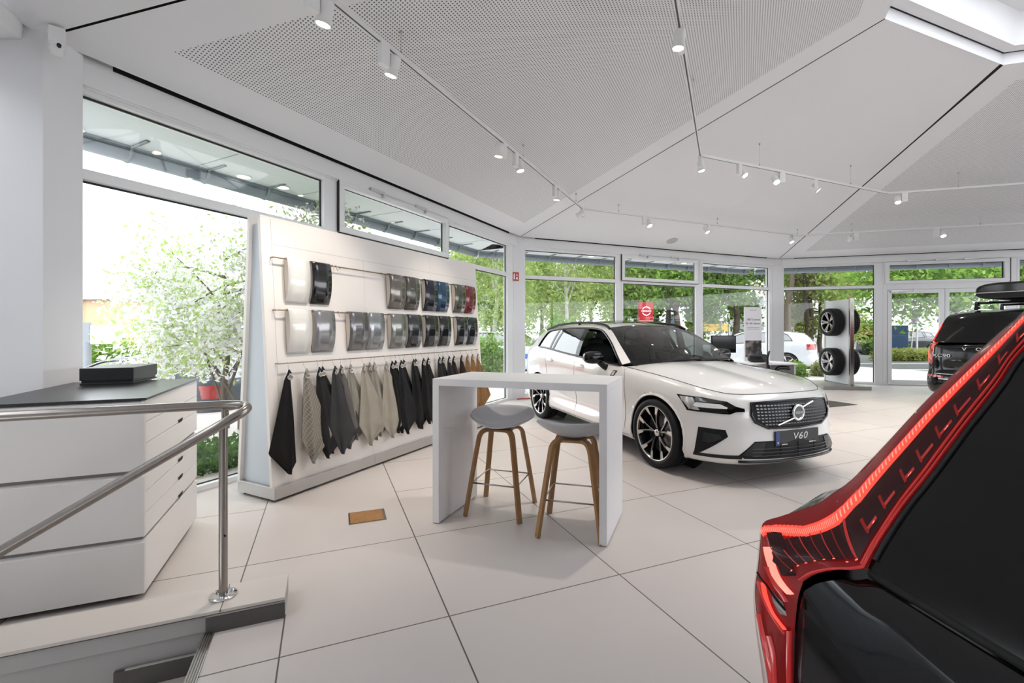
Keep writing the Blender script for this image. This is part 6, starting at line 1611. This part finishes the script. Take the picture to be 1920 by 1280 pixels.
tree('bushy green tree outside the right end of the entrance wall', (21.0, 17.5, GZ), 5.5, (2.4, 2.0, 1.8), 3.2, .18, L_mid, 9000, .10, seed=43, nb=16)
for i, (x, y, sc_, lm, lb) in enumerate([(-3.0, 36, 1., L_light, 'far pale tree at the edge of the last sample wall window'), (2.5, 38, 1.1, L_yel, 'far pale tree behind the birch'), (7.0, 40, 1.1, L_light, 'far tree above the red sign'), (14.5, 40, 1.2, L_mid, 'far tree above the poster stand'), (19.5, 42, 1.1, L_light, 'far tree behind the forked trunks')]):
    tree(lb, (x, y, GZ), 8*sc_, (3.4, 2.5, 3.3), 4.8*sc_, .2, lm, 9000, .17, seed=60+i, nb=18, group=None)
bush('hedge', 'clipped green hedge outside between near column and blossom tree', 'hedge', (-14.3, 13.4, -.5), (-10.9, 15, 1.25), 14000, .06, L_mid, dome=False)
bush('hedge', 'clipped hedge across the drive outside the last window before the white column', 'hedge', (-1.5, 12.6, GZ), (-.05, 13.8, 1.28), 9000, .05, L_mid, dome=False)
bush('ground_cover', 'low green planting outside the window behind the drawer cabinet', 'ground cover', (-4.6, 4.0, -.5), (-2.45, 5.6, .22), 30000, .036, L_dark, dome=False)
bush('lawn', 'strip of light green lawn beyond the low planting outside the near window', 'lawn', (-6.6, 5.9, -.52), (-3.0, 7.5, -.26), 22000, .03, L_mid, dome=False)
bush('shrub', 'small green shrub outside the window below the white parked car', 'shrub', (8.35, 13.6, GZ), (9.05, 14.3, .52), 3500, .04, L_mid)
bush('shrub', 'pinkish green shrub outside beside the wheel display', 'shrub', (9.15, 13.6, GZ), (9.95, 14.3, .50), 3500, .04, L_brn)
bush('shrub', 'dark round shrub before the white house beyond the wheel display', 'shrub', (23.0, 30, GZ), (25.2, 31.6, 2.45), 7000, .09, L_dark)
bush('hedge', 'low green hedge between wheel display and blue pillar', 'hedge', (21.4, 27.6, GZ), (24.6, 28.6, .95), 9000, .07, L_mid, dome=False)
bush('hedge', 'yellow green planting along the road outside the entrance door', 'hedge', (17.9, 22.0, GZ), (21.6, 23.4, .52), 11000, .06, L_yel)

# ------------------------------------------------------------------ buildings, signs, cars outside
wpl = mat('house_white', (.82, .81, .78), .8, var=.02); wdk = mat('house_window', (.10, .13, .15), .1, coat=1.)
def house(label, loc, rz, L, D, H, wm, wins, roof=None):
    t = empty('building', loc, rz, label, 'building'); m = MB(); m.box((0, 0, 0), (L, D, H)); m.build('wall', wm, t)
    m = MB(); m.box((-.3, -.3, H), (L+.3, D+.3, H+.45)); m.build('roof', roof or mat('roof_edge', (.62, .63, .65), .6), t)
    for x, z, w_, h_ in wins:
        m = MB(); m.box((x-.06, -.05, z-.06), (x+w_+.06, .02, z)); m.box((x-.06, -.05, z+h_), (x+w_+.06, .02, z+h_+.06)); m.box((x-.06, -.05, z), (x, .02, z+h_)); m.box((x+w_, -.05, z), (x+w_+.06, .02, z+h_)); f = m.build('window', wpl, t)
        m = MB(); m.box((x, -.03, z), (x+w_, -.01, z+h_)); m.build('pane', wdk, f)
    return t
house('white house with small window beyond the entrance door', (25.8, 33.5, GZ), -8, 26, 10, 11, wpl, [(5.2, 1.9, 1.0, 1.1), (10, 1.9, 1.2, 1.2), (15, 1.9, 1.2, 1.2), (10, 5, 1.2, 1.2)])
house('white house with dark windows behind the maple and red sign', (10.2, 36.5, GZ), 4, 7.5, 8, 4.2, wpl, [(.8, 1.6, .8, 1.2), (2.4, 1.6, .8, 1.2), (4.0, 1.6, .8, 1.2), (5.7, 1.6, .8, 1.2)])
house('pale house with rows of windows behind the thick tree trunk', (20.6, 40, GZ), 0, 4.6, 6, 9, wpl, [(.4, 1.2, 1.1, .9), (2.3, 1.2, 1.1, .9), (.4, 3.6, 1.1, .9), (2.3, 3.6, 1.1, .9), (.4, 6., 1.1, .9)])
house('flat orange rendered building outside between near column and blossom tree', (-36, 26, -.5), -6, 16.0, 8, 3.55, mat('house_orange', (.55, .36, .20), .8, var=.03), [(2, .9, 1.4, 1.3), (6, .9, 1.4, 1.3)], mat('roof_pale', (.62, .62, .62), .6))
# grey post with a pale board
t = empty('notice_board', (-10.85, 11.6, -.5), 15, 'pale board on a thick grey post outside beside the near column', 'sign')
m = MB(); m.tube([(0, 0, 0), (0, 0, 2.1)], .10, 14); m.build('post', mat('post_grey', (.22, .25, .27), .5, metal=.3), t)
m = MB(); m.box((.1, -.03, 1.55), (.75, .03, 2.02)); m.build('board', mat('board_pale', (.50, .52, .54), .5), t)
# red brand pylon
t = empty('sign_pylon', (5.86, 20.0, GZ), 4, 'red advertising pylon with white ring emblem behind the estate car roof', 'sign')
m = MB(); m.box((-.31, -.12, 0), (.31, .12, 2.74)); m.build('pylon_body', mat('pylon_red', (.27, .004, .008), .4, spec=.3), t, bevel=.01)
m = MB(); FR2 = Matrix.Translation((0, -.125, 2.36)) @ Matrix.Rotation(R(90), 4, 'X')
for a0, a1 in ((.42, pi-.42), (pi+.42, 2*pi-.42)):
    m.grid([[tuple(FR2 @ Vector((r*cos(a), r*sin(a), 0))) for r in (.165, .20)] for a in np.linspace(a0, a1, 24)], 0, False)
m.text('NISSAN', .105, .002, 0, FR2, sx=1.25); m.build('pylon_emblem', mat('pylon_white', (.85, .85, .85), .5, emit=(1, 1, 1), es=.1), t)
m = MB(); m.box((-.31, -.125, 1.93), (.31, -.12, 1.94)); m.build('pylon_joint', wpl, t)
# yellow banner on posts
t = empty('advert_banner', (10.15, 24.2, GZ), 4, 'yellow advertising banner on posts behind the windscreen corner of the estate car', 'banner')
yb = mat('banner_yellow', (.80, .48, .04), .6)
m = MB(); m.box((0, 0, 1.47), (.95, .02, 1.86)); m.build('banner_cloth', yb, t); m = MB(); m.box((1.02, 0, 1.47), (1.40, .02, 1.86)); m.build('banner_cloth', yb, t)
for x in (-.02, .985, 1.42): m = MB(); m.tube([(x, .01, 0), (x, .01, 1.95)], .025, 8); m.build('post', mat('post_grey', (.22, .25, .27), .5), t)
m = MB(); m.text('FAHRZEUGE', .12, .001, 0, Matrix.Translation((.47, -.003, 1.70)) @ Matrix.Rotation(R(90), 4, 'X'), sx=1.1) if False else None
# no-stopping sign with slanted pole
t = empty('no_stopping_sign', (22.24, 25.2, GZ), 0, 'round blue and red no stopping sign on a slim pole outside the entrance door', 'road sign')
k = 25.2/22.; zc = 1.4+(619-597)/853.333*25.2-GZ
m = MB(); m.tube([(-.16, 0, 0), (0, 0, zc+.1)], .03, 8); m.build('pole', STEEL, t)
Ms = Matrix.Translation((0, -.04, zc)) @ Matrix.Rotation(R(90), 4, 'X') @ Matrix.Rotation(R(25), 4, 'Z')
m = MB(); m.lathe([(0, .002), (.20, .002), (.20, -.01)], 36, 0, Ms); ds = m.build('disc', mat('sign_blue', (.02, .07, .33), .5), t)
m = MB(); m.lathe([(.165, .004), (.20, .004)], 36, 0, Ms)
for a in (45, 135): m.box((-.17, -.02, .003), (.17, .02, .0045), 0, Ms @ Matrix.Rotation(R(a), 4, 'Z'))
m.build('ring_and_cross', mat('sign_red', (.45, .03, .02), .4), ds)
t = empty('signal_post', (22.42, 25.2, GZ), 0, 'grey post with small dark box beside the no stopping sign', 'post')
m = MB(); m.tube([(0, 0, 0), (0, 0, zc+.35)], .045, 10); m.build('pole', mat('post_light', (.5, .52, .54), .5), t)
m = MB(); m.box((-.2, -.1, zc+.1), (.16, .1, zc+.42)); m.build('dark_box', mat('box_dark', (.03, .035, .035), .5), t)
# blue pillar
t = empty('info_pillar', (22.4, 26.5, GZ), -35, 'dark blue information pillar outside the entrance door', 'pillar')
m = MB(); m.box((-.50, -.16, 0), (.50, .16, 1.80)); m.build('pillar_body', mat('pillar_blue', (.02, .05, .11), .35, coat=.4), t, bevel=.01)
m = MB(); m.box((-.50, -.165, 1.22), (.50, -.16, 1.235)); m.build('pillar_band', mat('pillar_line', (.08, .12, .18), .4), t)
# parked cars
wcar = make_car('parked_car', (9.35, 18.1, GZ), 148, mat('parked_white', (.46, .48, .50), .2, coat=1.), 'white saloon with red tail lamps parked outside behind the desk', 'car', hi=False, rim='five')
r = wcar.root
for s_ in (1, -1):
    pr3(wcar, [(-2.0,.85,1.02),(-2.3,.62,1.02),(-2.38,.0,.99),(-2.38,.0,.93),(-2.3,.62,.82),(-2.0,.87,.82)], (.9, -.4, 0), .006, .01, 3, s_).build('tail_lamp', REDL, r)
m = MB(); h, n_ = cast(wcar, (-3, 0, .62), (1, 0, 0)); m.box((h.x-.012, -.27, .56), (h.x, .27, .68)); npl = m.build('number_plate', mat('plate_pale', (.6, .62, .62), .4), r); m = MB(); m.box((h.x-.014, .22, .565), (h.x-.012, .265, .675)); m.build('plate_band', mat('plate_blue', (.02, .05, .22), .4), npl)
bcar = make_car('parked_car', (-.9, 15.6, GZ), 35, mat('parked_bluewhite', (.55, .62, .72), .2, coat=1.), 'pale blue car parked outside behind the tail of the estate car', 'car', hi=False, rim='five')
m = MB(); m.grid([[tuple(cast(bcar, (x, -2, z), (0, 1, 0))[0]+Vector((0, -.004, 0))) for z in (.55, .72)] for x in np.linspace(-1., 2.0, 14)]); m.build('side_stripe', mat('stripe_blue', (.01, .10, .45), .3, coat=1.), bcar.root)
dcar = make_car('parked_car', (24.2, 28.6, GZ), 180, mat('parked_black', (.012, .012, .014), .2, coat=1.), 'dark car parked outside behind the planting by the entrance', 'car', hi=False, rim='five')
gcar = make_car('parked_car', (-7.15, 8.8, -.57), 172, mat('parked_slate', (.03, .04, .055), .3, spec=.4), 'slate grey car parked outside behind the blossom tree', 'car', hi=False, rim='five')
for s_ in (1, -1): pr3(gcar, [(-2.0,.85,1.02),(-2.25,.7,1.02),(-2.3,.6,.80),(-2.05,.84,.80)], (.8, -.6, 0), .006, .01, 3, s_).build('tail_lamp', REDL, gcar.root)
rcar = make_car('parked_car', (-7.6, 12.3, -.57), 176, mat('parked_red', (.42, .015, .02), .2, coat=1.), 'red car parked outside behind the slate grey car', 'car', hi=False, rim='five')
t = empty('red_cable', (.20, 9.22, 0), 20, 'short red cable lying on the floor beside the white corner column', 'cable')
m = MB(); m.tube(catmull([(-.1, 0, .01), (0, .02, .012), (.1, -.01, .012), (.2, .03, .01)], 16), .011, 8); m.build('cable_run', mat('cable_red', (.45, .02, .02), .5), t)
